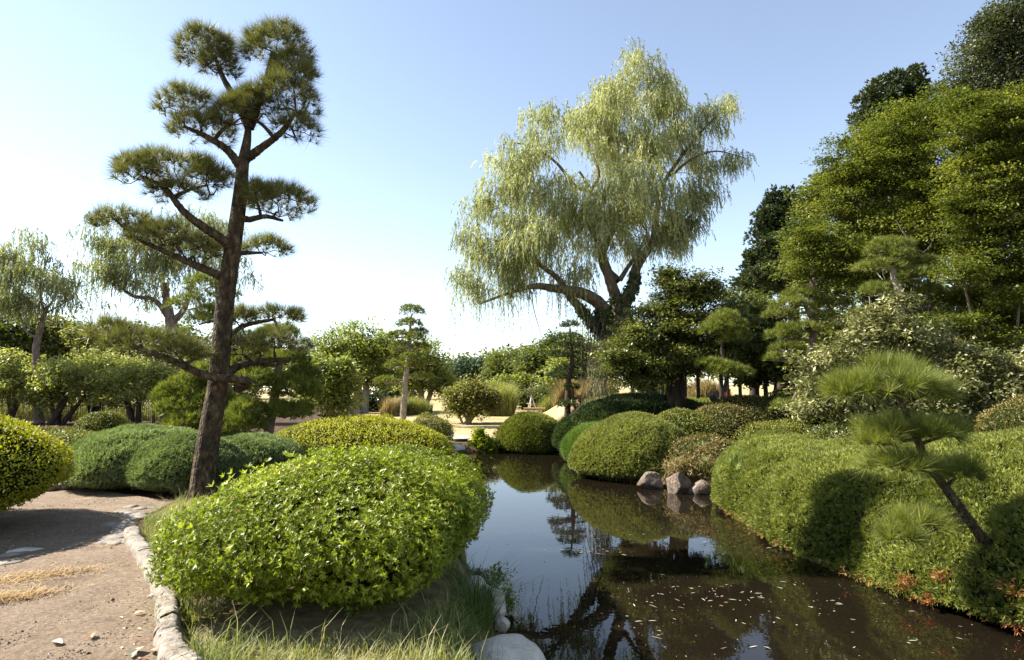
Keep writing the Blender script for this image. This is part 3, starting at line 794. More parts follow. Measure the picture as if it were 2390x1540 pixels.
bush('azalea_bush', 'broad yellow green azalea mound behind the nearest bush', (-4.15, 17.0, -0.05), 2.7, 2.5, 1.03, 'azalea_yellow', 'leaf', 36000, 0.055, 0.027, amp=0.07, freq=1.0, p=1.75, under=0.10, tuck=0.95)
bush('azalea_bush', 'small olive ball bush right of the yellow mound top', (-4.95, 24.6, -0.05), 0.46, 0.46, 0.75, 'azalea_yellow', 'leaf', 2600, 0.07, 0.035, amp=0.03)
bush('azalea_bush', 'tiny brownish bush peeking over the yellow mound', (-6.2, 25.0, -0.05), 0.55, 0.5, 0.6, 'azalea_brown', 'leaf', 1800, 0.07, 0.035, amp=0.03)
bush('azalea_bush', 'round dark olive bush on the reddish soil by the fence', (-13.6, 21.0, 0.0), 0.85, 0.8, 0.95, 'azalea_olive', 'leaf', 6500, 0.06, 0.03, amp=0.04)
bush('azalea_bush', 'low pale mound beside the round olive bush', (-14.6, 20.0, 0.0), 1.15, 0.9, 0.48, 'azalea_brown', 'leaf', 5000, 0.06, 0.03, amp=0.04)
bush('azalea_bush', 'dark low bush under the cloud pine behind the tall trunk', (-6.6, 15.2, 0.0), 1.2, 0.8, 0.62, 'azalea_olive', 'leaf', 7000, 0.055, 0.027, amp=0.05)
bush('azalea_bush', 'loose grey green bush by the far shore', (-2.95, 22.9, -0.35), 0.84, 0.8, 1.08, 'broad_olive', 'leaf', 7500, 0.085, 0.03, amp=0.07, depth=0.15)

# ---------------------------------------------------------------- far shore and lawn
bush('juniper_bush', 'deep green juniper dome at the far end of the pond', (0.72, 23.5, -0.58), 1.30, 1.25, 1.38, 'juniper_green', 'sprig', 18000, 0.11, 0.016, amp=0.05, p=1.9, under=0.16, tuck=0.9)
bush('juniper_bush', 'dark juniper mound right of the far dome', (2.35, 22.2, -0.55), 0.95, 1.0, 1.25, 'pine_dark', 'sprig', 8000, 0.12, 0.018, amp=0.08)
bush('mondo_grass_bank', 'grassy green bank sloping to the water under the willow', (2.75, 19.9, -0.58), 1.05, 1.3, 1.05, 'grass_fresh', 'sprig', 11000, 0.22, 0.012, amp=0.06, cat='grass bank')
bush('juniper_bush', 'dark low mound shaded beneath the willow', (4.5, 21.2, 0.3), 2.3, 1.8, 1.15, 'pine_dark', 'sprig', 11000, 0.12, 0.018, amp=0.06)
# ---------------------------------------------------------------- right bank mounds
bush('juniper_bush', 'light green juniper mound sloping to the water beside the brown rocks', (3.25, 16.7, -0.56), 1.72, 1.55, 1.60, 'juniper_pale', 'sprig', 30000, 0.075, 0.012, amp=0.07, p=1.8, under=0.14, tuck=0.92)
bush('azalea_bush', 'leafy green azalea lobe behind the light juniper mound', (4.75, 17.5, 0.05), 1.0, 1.0, 1.05, 'azalea_olive', 'leaf', 9000, 0.055, 0.026, amp=0.06)
bush('azalea_bush', 'olive azalea lobe with ragged face right of the juniper mound', (5.85, 17.6, 0.1), 1.0, 1.3, 1.12, 'azalea_brown', 'leaf', 9000, 0.055, 0.026, amp=0.06)
bush('azalea_bush', 'smooth olive brown mound under the pergola posts', (7.1, 19.0, 0.2), 1.25, 1.5, 1.28, 'azalea_brown', 'leaf', 13000, 0.055, 0.026, amp=0.03, p=2.3)
bush('azalea_bush', 'boxy golden hedge bush left of the pale leaved rhododendron', (9.1, 18.6, 0.4), 1.6, 1.6, 1.35, 'azalea_olive', 'leaf', 13000, 0.06, 0.028, amp=0.05, p=3.0)

bush('azalea_bush', 'low ragged azalea filling the slope above the three boulders', (4.7, 15.35, -0.25), 1.0, 0.8, 0.85, 'azalea_brown', 'leaf', 7000, 0.055, 0.024, amp=0.09, depth=0.12)
bush('azalea_bush', 'low dark bush between the olive mound and the juniper bank', (6.9, 16.4, 0.1), 1.2, 1.0, 0.72, 'azalea_olive', 'leaf', 9000, 0.055, 0.024, amp=0.08, depth=0.12)
bush('azalea_bush', 'dark leafy bush below the rhododendron skirt', (8.0, 14.6, 0.1), 1.3, 0.9, 0.75, 'evergreen', 'leaf', 9000, 0.06, 0.026, amp=0.08, depth=0.12)
# juniper covering the near right bank, lofted from the waterline over a ridge to its back edge
def bank(name, label, rows, mat, n, L, W, dead_mat=None):
    """rows: (water (x, y), ridge (x, y, z), back (x, y, z))"""
    rng = RNG(label)
    c = rows[len(rows) // 2]
    t = thing(name, label, 'juniper', (c[1][0], c[1][1], 0.0))
    k = 26
    prof = []
    for w, r, b in rows:
        w = np.array([w[0], w[1], WZ + 0.08]); r = np.array(r); b = np.array(b)
        s = np.linspace(0, 1, 18) * np.pi / 2
        a = w + (r - w) * np.column_stack([1 - np.cos(s), 1 - np.cos(s), np.sin(s)])
        u = np.linspace(0, 1, k - 17)[1:, None]
        a = np.vstack([[w + (r - w) * 0.12 * [1, 1, 0] - [0, 0, 0.06]], a, r + (b - r) * u + np.array([0, 0, 0.25]) * np.sin(u * np.pi) * 0.3])
        prof.append(a)
    A = np.array(prof)
    m = 90
    A = np.stack([cr(A[:, j], m) for j in range(A.shape[1])], axis=1)
    V = A.reshape(-1, 3)
    nrm_dir = np.tile(np.array([-0.75, -0.35, 0.55]), (len(V), 1))
    w1, w2 = Wave(rng, 1.3), Wave(rng, 3.6)
    w3 = Wave(rng, 8.0)
    V = V + nrm_dir * (0.17 * w1(V) + 0.10 * w2(V) + 0.04 * w3(V))[:, None]
    F = grid_faces(A.shape[1], m)[:, ::-1]
    P, N = sample_surface(V, F, n, rng)
    flip = np.where(N[:, 2:3] < -0.2, -1, 1)
    v, f, va = cover(V, F, n, 'sprig', rng, L, W, 0.07)
    cols = np.repeat(0, len(va))
    new_mesh('foliage', v, f, M[mat], t, va)
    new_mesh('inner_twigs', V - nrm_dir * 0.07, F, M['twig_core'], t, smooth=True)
    if dead_mat:
        keep = []
        cl = A[rng.integers(45, m - 12, 15), rng.integers(1, 4, 15)]
        for q in cl:
            s = rng.uniform(0.02, 0.06)
            keep.append(q + rng.normal(size=(int(90 * s / 0.1), 3)) * [s, s, s * 0.8])
        edge = A[rng.integers(20, m - 8, 170), 1] + rng.normal(size=(170, 3)) * 0.03
        P = np.vstack(keep + [edge]) + np.array([-0.05, -0.03, 0.03])
        D = nrm(np.array([-0.6, -0.4, 0.1]) + 0.5 * rv(rng, len(P)))
        v, f = tuft_geo(P, D, 5, L * 0.9, W * 0.8, 0.45, rng, tri=False)
        o = new_mesh('dead_sprigs', v, f, M[dead_mat], t, np.repeat(rng.uniform(0, 1, len(P)), 20))
        o['label'] = 'rusty dead sprigs along the waterline'
    return t
bank('juniper_bank', 'long dense juniper bank overhanging the water on the near right shore',
     [((4.75, 14.0), (4.95, 14.1, -.35), (5.1, 14.3, -.4)), ((4.25, 13.5), (5.0, 13.9, .42), (5.9, 14.6, .5)), ((3.95, 12.2), (5.15, 13.0, .60), (6.3, 14.0, .6)), ((3.78, 10.4), (5.3, 12.0, .60), (6.6, 13.0, .6)), ((3.78, 9.0), (5.75, 11.1, .74), (7.4, 12.4, .65)),
      ((3.95, 7.8), (6.1, 10.2, .80), (7.9, 11.6, .7)), ((4.3, 6.75), (6.6, 9.4, .86), (8.2, 10.9, .75)), ((4.85, 5.75), (7.1, 8.6, 1.05), (8.8, 10.2, .9)), ((5.6, 4.9), (7.8, 7.8, 1.25), (9.6, 9.4, 1.0)), ((6.6, 3.9), (8.9, 6.6, 1.4), (10.8, 8.2, 1.1)), ((7.4, 2.0), (10.2, 4.4, 1.4), (12, 5.5, 1.1))],
     'juniper_green', 95000, 0.066, 0.0095, 'juniper_dead')
bush('azalea_bush', 'brown tinged clipped hedge on top of the right bank', (9.3, 9.6, 0.55), 1.8, 1.0, 1.15, 'azalea_brown', 'leaf', 17000, 0.04, 0.02, amp=0.05, p=2.4, rot=-0.5)
def weed():
    rng = RNG('weed')
    c = pt(1778, 1085, 12.2)
    t = thing('feathery_weed', 'pale feathery green weed growing through the juniper bank', 'weed', c)
    P = c + rng.normal(size=(260, 3)) * [0.42, 0.3, 0.14] + [0, 0, -0.02]
    v, f = tuft_geo(P, nrm(rng.normal(size=(260, 3)) * 0.3 + [-0.2, -0.1, 1]), 12, 0.17, 0.008, 0.35, rng, tri=False)
    new_mesh('foliage', v, f, M['grass_fresh'], t, np.repeat(rng.uniform(0.5, 1, 260), 48))
weed()

# shore rocks
rock('boulder', 'flat sided brown boulder at the water under the light juniper mound', pt(1517, 1122, 14.7) - [0, 0, .05], (0.34, 0.28, 0.26), 'rk1', 'stone', 14, cat='rock')
rock('boulder', 'upright rounded brown boulder in the middle of the three at the water', pt(1581, 1127, 14.1) - [0, 0, .04], (0.32, 0.26, 0.31), 'rk2', 'stone', 12, cat='rock', rz=0.5)
rock('boulder', 'shaded boulder tucked against the juniper bank', pt(1632, 1138, 14.0) - [0, 0, .06], (0.33, 0.26, 0.24), 'rk3', 'stone', 12, cat='rock')
rock('boulder', 'large pale flat topped stone at the near water edge', (-0.03, 4.66, -0.35), (0.34, 0.32, 0.25), 'rk4', 'pale_stone', 5, cat='rock', rough=0.035, nu=64, nv=40)
rock('boulder', 'tilted pale block stone on the shore behind the sedge tuft', pt(1152, 1398, 6.15), (0.12, 0.16, 0.16), 'rk5', 'pale_stone', 8, cat='rock', rz=0.4)
rock('boulder', 'small pale stone between the sedge and the block stone', pt(1150, 1425, 5.9), (0.12, 0.1, 0.09), 'rk6', 'pale_stone', 8, cat='rock')
rock('boulder', 'rough pale shore stone close under the nearest azalea', pt(1110, 1372, 6.5), (0.14, 0.15, 0.12), 'rk7', 'pale_stone', 9, cat='rock')
rock('boulder', 'little round stone just above the large flat stone', pt(1172, 1455, 5.7), (0.07, 0.08, 0.07), 'rk8', 'pale_stone', 7, cat='rock')
rock('stepping_stone', 'square pale step stone at the far shore', pt(1064, 1046, 22.6), (0.34, 0.3, 0.22), 'rk9', 'pale_stone', 9, cat='rock')
rock('stepping_stone', 'low flat stone behind the far step stone', pt(1072, 1022, 24.2), (0.5, 0.4, 0.12), 'rk10', 'pale_stone', 9, cat='rock')

# cobbles set in the path and the short stone edging behind it
rngc = RNG('cobbles')
ci = 0
for v in np.linspace(1186, 1268, 12):
    for u in np.linspace(0, 1, 5):
        uu = 255 + u * 82 + (1268 - v) * 0.42 + rngc.normal() * 4
        if rngc.uniform() < 0.18: continue
        p = gp(uu, v + rngc.normal() * 2, 0.0)
        s = rngc.uniform(0.07, 0.14)
        if poly_sd(p[None, :2], PATH)[0] > -0.05: continue
        rock('paving_stone', 'flat pale cobble in the stone patch bordering the path', (p[0], p[1], hz(p[0], p[1]) + 0.004), (s * rngc.uniform(.9, 1.5), s, 0.035), 'cb%d' % ci, 'kerb_stone', 5, 'flat cobbles set into the path', 'stone', nu=14, nv=9, rz=rngc.uniform(0, 3))
        ci += 1
for k, (u, v) in enumerate([(137, 1135), (156, 1134), (175, 1132), (193, 1131), (120, 1137)]):
    p = gp(u, v, 0.06)
    rock('edging_stone', 'squared stone in the low path edging before the olive hedge', (p[0], p[1], 0.05), (0.085, 0.12, 0.085), 'ed%d' % k, 'kerb_stone', 6, 'edging stones along the far path side', 'stone', nu=18, nv=12)
# ---------------------------------------------------------------- willow by the pond
def willow():
    Y = 23.0
    Z2, Z1 = crop(1100, 560, 3.85), crop(1100, 80, 2.75)
    rng = RNG('willow')
    def P(f, lst): return [pt(*f(q[0], q[1]), Y + (q[2] if len(q) > 2 else 0)) for q in lst]
    b = pt(1508, 955, Y)
    b[2] = min(b[2], hz(b[0], Y))
    t = thing('willow_tree', 'big airy weeping willow with ivy clad leaning trunk above the pond', 'willow', b)
    base = pt(1506, 900, Y); mid = pt(1478, 835, Y)
    trunk = [b, base, mid, *P(Z2, [(1720, 880), (1690, 700), (1630, 520), (1580, 380), (1540, 260), (1510, 120), (1490, 0)]), *P(Z1, [(1060, 1200), (1030, 1080), (960, 960)])]
    stems = [
        (trunk, [.36, .31, .28, .25, .22, .19, .2, .17, .14, .13, .11, .08, .04]),
        ([mid, *P(Z2, [(1780, 800), (1860, 600), (1880, 450), (1960, 300), (2050, 160)]), *P(Z1, [(1500, 1180, .5), (1560, 1000, .8), (1640, 880, 1)])], [.27, .23, .21, .19, .16, .14, .1, .07, .03]),
        ([base, *P(Z2, [(1620, 1000, -.3), (1560, 800, -.5), (1440, 700, -.7), (1300, 650, -.9), (1100, 620, -1), (900, 600, -1.2), (650, 670, -1.3), (380, 770, -1.4)])], [.28, .27, .25, .23, .20, .15, .10, .06, .03]),
        ([base, *P(Z2, [(1590, 1090, -.2), (1450, 940, -.4), (1340, 800, -.6), (1240, 690, -.8), (1150, 540, -.9), (1000, 420, -1), (800, 250, -1.2)])], [.25, .22, .19, .16, .14, .11, .08, .03]),
        (P(Z2, [(1730, 540), (1800, 430), (1900, 280), (1990, 100), (1950, 20)]), [.10, .08, .07, .05, .03]),
        (P(Z2, [(1700, 560, .3), (1560, 330, .6)]) + P(Z1, [(1230, 1250, .8), (1255, 1080, 1), (1270, 960, 1), (1300, 760, 1)]), [.2, .16, .13, .11, .08, .03]),
        (P(Z1, [(1258, 980, 1), (1220, 860, 1), (1150, 700, 1), (1230, 400, 1), (1310, 200, 1)]), [.08, .07, .06, .04, .02]),
        (P(Z1, [(1560, 1000, .8), (1700, 800, .8), (1850, 630, .8), (1980, 520, .8)]), [.08, .06, .045, .02]),
        (P(Z1, [(1590, 990, .8), (1720, 880, .4), (1890, 820, .2), (2080, 860, 0)]), [.06, .045, .03, .015]),
        (P(Z1, [(1020, 1080, 0), (930, 1060, -.3), (800, 900, -.6), (640, 790, -.9), (500, 760, -1)]), [.08, .07, .05, .03, .02]),
        (P(Z1, [(1040, 1090, .2), (1090, 960, .4), (1000, 700, .6), (1050, 450, .6)]), [.07, .06, .045, .02]),
    ]
    bag = Bag(); nodes, rad = [], []
    for Q, r in stems:
        V, F, C, rr = limb_tube(Q, r, 7 * len(Q), 10, rng, 0.05)
        bag.add(V, F)
        nodes += list(C[len(C) // 4:]); rad += list(rr[len(C) // 4:])
    E = px_ells([(1460, 185, 60, 75, .8), (1555, 235, 68, 62, 1), (1400, 265, 80, 70, .5), (1290, 320, 88, 60, -.5), (1205, 385, 58, 58, -1), (1480, 330, 115, 80, .3), (1600, 300, 50, 60, 1), (1680, 262, 40, 38, .8),
                 (1625, 385, 50, 50, 1), (1700, 375, 34, 40, .5), (1255, 455, 120, 62, -.6), (1140, 480, 50, 58, -1.2), (1115, 560, 50, 65, -1.4), (1225, 560, 100, 55, -1.2), (1350, 500, 100, 80, -.3), (1480, 460, 110, 85, .2),
                 (1585, 480, 50, 70, .6), (1100, 655, 42, 50, -1.5), (1190, 630, 75, 40, -1.3), (1320, 600, 80, 50, -.9), (1450, 560, 70, 50, 0), (1560, 540, 50, 50, .7), (1640, 450, 40, 40, .8)], Y, 1.5)
    cen, _ = ell_points(E, 320, rng, 0.44)
    bg, _ = grow(nodes, rad, cen, rng, r_tip=0.008, taper=0.011, jit=0.07, up=0.12, sides=4)
    bag.V += bg.V; bag.F += [q + bag.n for q in bg.F]; bag.a += bg.a; bag.n += bg.n
    bag.build('trunk', M['willow_bark'], t, smooth=True)
    ctr = pt(1430, 500, Y)
    v, f, va = strands(umbrella(cen, 11, 0.50, 0.32, rng), 4, 13, 0.56, 0.16, 0.028, rng, 0.14, 0.34, ctr, 11)
    # a few long trailing strands below the left limb
    lo, _ = ell_points(px_ells([(1090, 690, 30, 22, -1.5), (1180, 668, 80, 16, -1.3), (1320, 660, 60, 20, -.9), (1395, 830, 22, 50, -.8)], Y, 1.0), 60, rng)
    v2, f2, va2 = strands(lo, 4, 26, 1.3, 0.13, 0.024, rng, 0.2, 0.25)
    new_mesh('crown', np.vstack([v, v2]), np.vstack([f, f2 + len(v)]), M['willow_leaf'], t, np.concatenate([va, va2]))
    # ivy sheathing the lower trunk and limbs
    b2 = Bag()
    for Q, r, fr in ((stems[0][0], stems[0][1], .42), (stems[1][0], stems[1][1], .45), (stems[2][0], stems[2][1], .32), (stems[3][0], stems[3][1], .55)):
        C = cr(Q, 90); rr = np.interp(np.linspace(0, 1, 90), np.linspace(0, 1, len(r)), r)
        k = rng.integers(0, int(90 * fr * .8), 1500)
        d = rv(rng, 1500)
        b2.add(*leaf_geo(C[k] + d * (rr[k] * rng.uniform(1.0, 1.25, 1500))[:, None], nrm(rv(rng, 1500) + [0, 0, -.5]), d + rv(rng, 1500) * .5, 0.13, 0.10), np.clip(0.45 + 0.2 * rng.normal(size=6000), 0, 1))
    b2.build('ivy', M['ivy_leaf'], t)
    # bare trailing stems hanging to the bank
    b3 = Bag()
    for i in range(60):
        s = pt(1402 + rng.normal() * 16, 800 + rng.uniform(-90, 90), Y - .8 + rng.normal() * .4)
        e = s + np.array([rng.normal() * .45 - .1, rng.normal() * .3 - .3, -rng.uniform(1.0, 3.2)]); e[2] = max(e[2], 0.45)
        b3.add(*tube(cr([s, (s + e) / 2 + rng.normal(size=3) * .14, e], 9), np.linspace(.013, .006, 9), 3))
    b3.build('trailing_stems', M['grey_bark'], t)
    b4 = Bag()
    for (u, v1, dx, dv, ) in ((1240, 680, 25, 110), (1120, 690, 6, 60), (1195, 680, 3, 60)):
        s = pt(u, v1, Y - 1.2); e = pt(u + dx, v1 + dv, Y - 1.2)
        b4.add(*tube(cr([s, (s * .6 + e * .4) + [-.06, 0, 0], e], 10), np.linspace(.022, .008, 10), 4))
    b4.build('hanging_stem', M['grey_bark'], t)
willow()

def feathery(name, label, base, trunk, ells, Y, ncl, per, k, length, L, W, mat, bark, limbs=(), group=None):
    rng = RNG(label)
    t = thing(name, label, 'tree', base, group)
    bag = Bag(); nodes, rad = [], []
    for Q, r in [trunk] + list(limbs):
        V, F, C, rr = limb_tube(Q, r, 8 * len(Q), 10, rng, 0.06)
        bag.add(V, F); nodes += list(C[len(C) // 2:]) if Q is trunk[0] else list(C); rad += list(rr[len(C) // 2:]) if Q is trunk[0] else list(rr)
    bag.build('trunk', M[bark], t, smooth=True)
    cen, _ = ell_points(ells, ncl, rng, 0.5)
    bg, _ = grow(nodes, rad, cen, rng, r_tip=0.008, taper=0.011, jit=0.08, up=0.12, sides=4)
    bg.build('branches', M[bark], t)
    v, f, va = strands(umbrella(cen, 11, 0.9, 0.4, rng), 3, 12, 0.75, L, W, rng, 0.12, 0.5, None, 11)
    new_mesh('crown', v, f, M[mat], t, va)
    return t
Y = 31.0
bs = pt(92, 990, Y); bs[2] = hz(bs[0], Y)
feathery('willow_tree', 'slender grey leaved tree with a curving pale trunk at the far left', bs,
         ([bs, *path_px([(88, 930), (92, 880), (84, 830), (88, 790), (102, 740), (110, 715)], Y)], [.22, .2, .2, .17, .15, .11, .07]),
         px_ells([(60, 590, 55, 45), (110, 620, 70, 50), (25, 640, 55, 45), (150, 655, 55, 45), (185, 690, 35, 30), (50, 700, 55, 28), (20, 600, 40, 35), (5, 690, 35, 40)], Y, 1.0), Y, 52, 9, 16, 1.1, 0.20, 0.040, 'willow_grey', 'grey_bark',
         [(path_px([(88, 790), (60, 770), (45, 730)], Y), [.07, .05, .03]), (path_px([(105, 735), (95, 690), (100, 640), (115, 590)], Y), [.07, .05, .04, .02]), (path_px([(108, 725), (130, 690), (150, 650)], Y), [.06, .04, .02]), (path_px([(108, 730), (145, 710), (180, 690)], Y), [.05, .035, .02]), (path_px([(96, 905), (112, 870), (125, 840)], Y), [.09, .07, .04])])
Y = 33.0
bs = pt(392, 985, Y); bs[2] = hz(bs[0], Y)
feathery('willow_tree', 'wide grey green willow whose crown shows behind the tall pine', bs,
         ([bs, *path_px([(398, 900), (404, 820), (400, 760), (390, 710), (385, 660)], Y)], [.42, .38, .34, .28, .22, .14]),
         px_ells([(260, 560, 70, 60), (330, 600, 80, 60), (420, 560, 90, 60), (300, 500, 50, 30), (480, 600, 70, 55), (250, 630, 50, 45), (400, 640, 80, 50), (540, 640, 45, 30), (450, 500, 60, 30), (330, 680, 70, 25), (575, 665, 20, 20), (500, 530, 30, 30)], Y, 1.0), Y, 88, 9, 16, 1.15, 0.21, 0.042, 'willow_grey', 'grey_bark',
         [(path_px([(396, 745), (360, 700), (310, 690), (270, 660)], Y), [.16, .12, .09, .04]), (path_px([(400, 755), (430, 720), (450, 660), (480, 600)], Y), [.2, .15, .1, .05]), (path_px([(390, 700), (370, 630), (330, 570)], Y), [.12, .08, .04])])

# ---------------------------------------------------------------- trimmed pines
pine('cloud_pine', 'layered garden pine with two soft pads above, standing behind the tall trunk', 14.3,
     [(622, 1065), (628, 1000), (640, 930), (650, 870), (652, 800), (640, 740)], [.12, .11, .10, .075, .055, .03],
     [(668, 835, 55, 26), (570, 842, 48, 30, -.1), (650, 775, 50, 20, .5), (595, 885, 62, 28, -.3), (690, 905, 58, 34), (665, 960, 48, 24, -.2), (585, 950, 44, 22, -.4), (560, 985, 60, 30, -.5), (605, 820, 40, 22, .2), (710, 870, 36, 22, .2), (700, 960, 30, 20, .2)],
     'pine_soft', 'grey_bark', ntuft=190, k=16, L=0.16, W=0.012, twigs=10, spread=0.5, fat=1.2)
pine('cloud_pine', 'low spreading garden pine left of the tall trunk, pads reaching the junipers', 15.0,
     [(500, 1060), (495, 1000), (478, 940), (470, 880)], [.11, .1, .07, .04],
     [(440, 905, 62, 28), (425, 950, 62, 26, -.3), (480, 870, 50, 28), (450, 985, 70, 26, -.5), (400, 920, 40, 24, -.2), (500, 930, 46, 26, -.2), (420, 995, 42, 18, -.6), (530, 1000, 46, 26, -.4)],
     'pine_soft', 'grey_bark', ntuft=190, k=16, L=0.16, W=0.012, twigs=10, spread=0.5, fat=1.45)
pine('cloud_pine', 'rounded cloud pine pads stepping up behind the middle of the tall trunk', 18.0,
     [(535, 1040), (530, 900), (522, 800), (512, 700), (500, 650)], [.14, .12, .1, .07, .04],
     [(478, 662, 52, 24), (440, 708, 54, 24, 0), (500, 735, 46, 34), (465, 745, 40, 20), (520, 690, 40, 22), (560, 790, 60, 24, .3)],
     'pine_soft', 'grey_bark', ntuft=170, k=16, L=0.14, W=0.010, twigs=10, spread=0.45)
C4 = crop(800, 700, 3.08)
def c4(lst): return [(*C4(q[0], q[1]), q[2] * .303, q[3] * .303, *q[4:]) for q in lst]
def c4t(lst): return [C4(*q) for q in lst]
pine('cloud_pine', 'tall cloud pine with pale trunk standing alone on the lawn', 30.0, c4t([(640, 1145), (640, 1040), (650, 900), (660, 760), (668, 680), (685, 560), (692, 430), (695, 320), (705, 270)]), [.17, .15, .14, .13, .12, .1, .08, .06, .035],
     c4([(712, 235, 100, 52), (690, 335, 112, 42), (620, 420, 90, 36), (760, 400, 82, 34), (735, 445, 80, 48, -.4), (610, 505, 85, 42), (775, 515, 82, 36), (620, 555, 78, 30, .5), (700, 590, 90, 42, -.5), (575, 655, 80, 36), (725, 655, 82, 34, -.3), (815, 625, 62, 46, .3), (790, 745, 90, 34, .4), (505, 775, 100, 34, -.3), (560, 430, 45, 30)]),
     'pine_soft', 'pale_bark', ntuft=330, k=14, L=0.16, W=0.018, twigs=8, spread=0.5, pr=1.2)
pine('cloud_pine', 'dark cloud pine with flat tiers at the right end of the lawn', 31.0, c4t([(1905, 1050), (1908, 930), (1915, 780), (1935, 680), (1940, 560), (1930, 470), (1925, 400), (1925, 370)]), [.16, .15, .13, .11, .09, .07, .05, .03],
     c4([(1925, 345, 82, 32), (1920, 440, 112, 38), (1905, 505, 140, 38), (1830, 570, 90, 32), (1975, 580, 90, 36, .4), (1870, 690, 85, 40, .2), (1830, 735, 100, 32), (1990, 660, 72, 36, .4), (1985, 740, 70, 40, .5), (1940, 820, 62, 36), (1905, 955, 80, 34, -.3), (1985, 940, 45, 40, .2)]),
     'pine_dark', 'dark_bark', ntuft=330, k=14, L=0.16, W=0.018, twigs=8, spread=0.5, pr=1.2, limbs=[(c4t([(1978, 1025), (1955, 940), (1950, 850)]), [.07, .05, .03])])
C6 = crop(1800, 550, 2.567)
def c6(lst): return [(*C6(q[0], q[1]), q[2] * .3636, q[3] * .3636, *q[4:]) for q in lst]
def c6t(lst): return [C6(*q) for q in lst]
pine('cloud_pine', 'golden green pine with broad drooping tiers left of the rhododendron', 17.5, c6t([(560, 980), (590, 800), (600, 660), (560, 580), (530, 510)]), [.11, .1, .08, .06, .03],
     c6([(520, 480, 140, 42), (440, 540, 120, 40, -.2), (700, 545, 150, 50, .2), (660, 620, 110, 36, .1), (380, 600, 110, 40), (520, 690, 170, 42, -.3), (400, 735, 110, 42, -.2), (620, 700, 70, 36), (420, 820, 110, 34), (345, 880, 60, 34), (430, 1200, 100, 45, -1.2)]),
     'pine_soft', 'grey_bark', ntuft=200, k=16, L=0.16, W=0.010, twigs=10, spread=0.5)
pine('cloud_pine', 'green pine with horizontal tiers rising behind the rhododendron', 15.5, c6t([(1160, 700), (1150, 470), (1120, 370), (1105, 280), (1090, 190)]), [.11, .1, .08, .06, .03],
     c6([(1090, 165, 150, 40), (1150, 225, 100, 34, -.2), (1010, 205, 80, 36), (1040, 300, 170, 40), (1270, 280, 130, 40), (1280, 350, 130, 42, -.3), (1180, 395, 80, 34), (1000, 455, 95, 52), (1330, 460, 85, 55), (1320, 270, 70, 34)]),
     'pine_soft', 'pale_bark', ntuft=210, k=16, L=0.16, W=0.009, twigs=12, spread=0.5)
pine('cloud_pine', 'small pine with dark crooked stem in front of the pergola', 18.4, [(1690, 915), (1697, 870), (1690, 840), (1684, 815), (1690, 790)], [.06, .06, .055, .05, .03],
     [(1695, 752, 46, 36), (1665, 765, 36, 26), (1712, 785, 38, 24), (1690, 860, 45, 18, -.2), (1725, 870, 34, 18, -.2), (1660, 850, 40, 14)], 'pine_soft', 'dark_bark', ntuft=190, k=16, L=0.16, W=0.010, twigs=10, spread=0.5)
pine('young_pine', 'young leaning pine with long needles rooted in the juniper bank', 6.5, [(2312, 1285), (2262, 1215), (2218, 1155), (2165, 1080), (2140, 1025), (2112, 960), (2085, 915)], [.05, .047, .044, .04, .036, .03, .018],
     [(2062, 896, 118, 32), (2085, 864, 58, 20, .1), (2150, 914, 68, 24, .1), (1985, 912, 50, 22, -.05), (2125, 1003, 118, 25, 0), (2195, 1012, 52, 20, .1), (2055, 1030, 45, 20, -.1), (2105, 1085, 78, 24, -.1), (2228, 1105, 58, 24, .1), (2150, 1222, 68, 20, -.15), (2105, 1250, 36, 16, -.2)],
     'pine_soft', 'pine_bark', ntuft=19, k=74, L=0.225, W=0.0044, twigs=14, spread=0.60, tw_r=0.010, upb=0.65, fat=0.9)
# ---------------------------------------------------------------- broadleaved trees and shrubs
def simple(name, label, u, vb, Y, lst, mat, bark, ncl, per, cl, L, W, depth=1.0, tr=0.2, group=None, style='leaf', stems=1, flat=0.4, shell=0.5, ground=True, ntw=None, key=None, top=None, cat='tree', taper=0.011, xl=()):
    """a tree from crown ellipses in pixels; the trunk runs from (u, vb) towards the crown"""
    rng = RNG(key or label)
    E = px_ells(lst, Y, depth)
    b = pt(u, vb, Y)
    if ground: b[2] = hz(b[0], Y) - 0.05
    cc = np.mean([e[0] for e in E], axis=0)
    E = [(e[0], e[1] * rng.uniform(.86, 1.16)) if isinstance(e[1], np.ndarray) else (e[0], tuple(np.array(e[1]) * rng.uniform(.86, 1.16, 3))) for e in E]
    T = np.array(top) if top is not None else cc * [1, 1, 0] + [0, 0, max(e[0][2] + e[1][2] * .3 for e in E)]
    limbs = [([pt(q[0], q[1], q[2]) for q in P_], r_) for P_, r_ in xl]
    m = b + (T - b) * 0.5 + np.append(rng.normal(size=2) * 0.05 * np.linalg.norm(T - b), 0)
    trunk = ([b, m, T], [tr, tr * .7, tr * .2])
    for s in range(stems - 1):
        e = E[rng.integers(len(E))][0]
        b_ = b + np.append(rng.normal(size=2) * tr * 1.2, 0)
        limbs.append(([b_, (b_ + e) / 2 + rng.normal(size=3) * .12 * [1, 1, 0.3], e], [tr * .8, tr * .55, tr * .2]))
    return tree(name, label, b, trunk, E, mat, bark, ncl, per, cl, L, W, group, cat, style, limbs, key, ntw, shell, flat, taper)

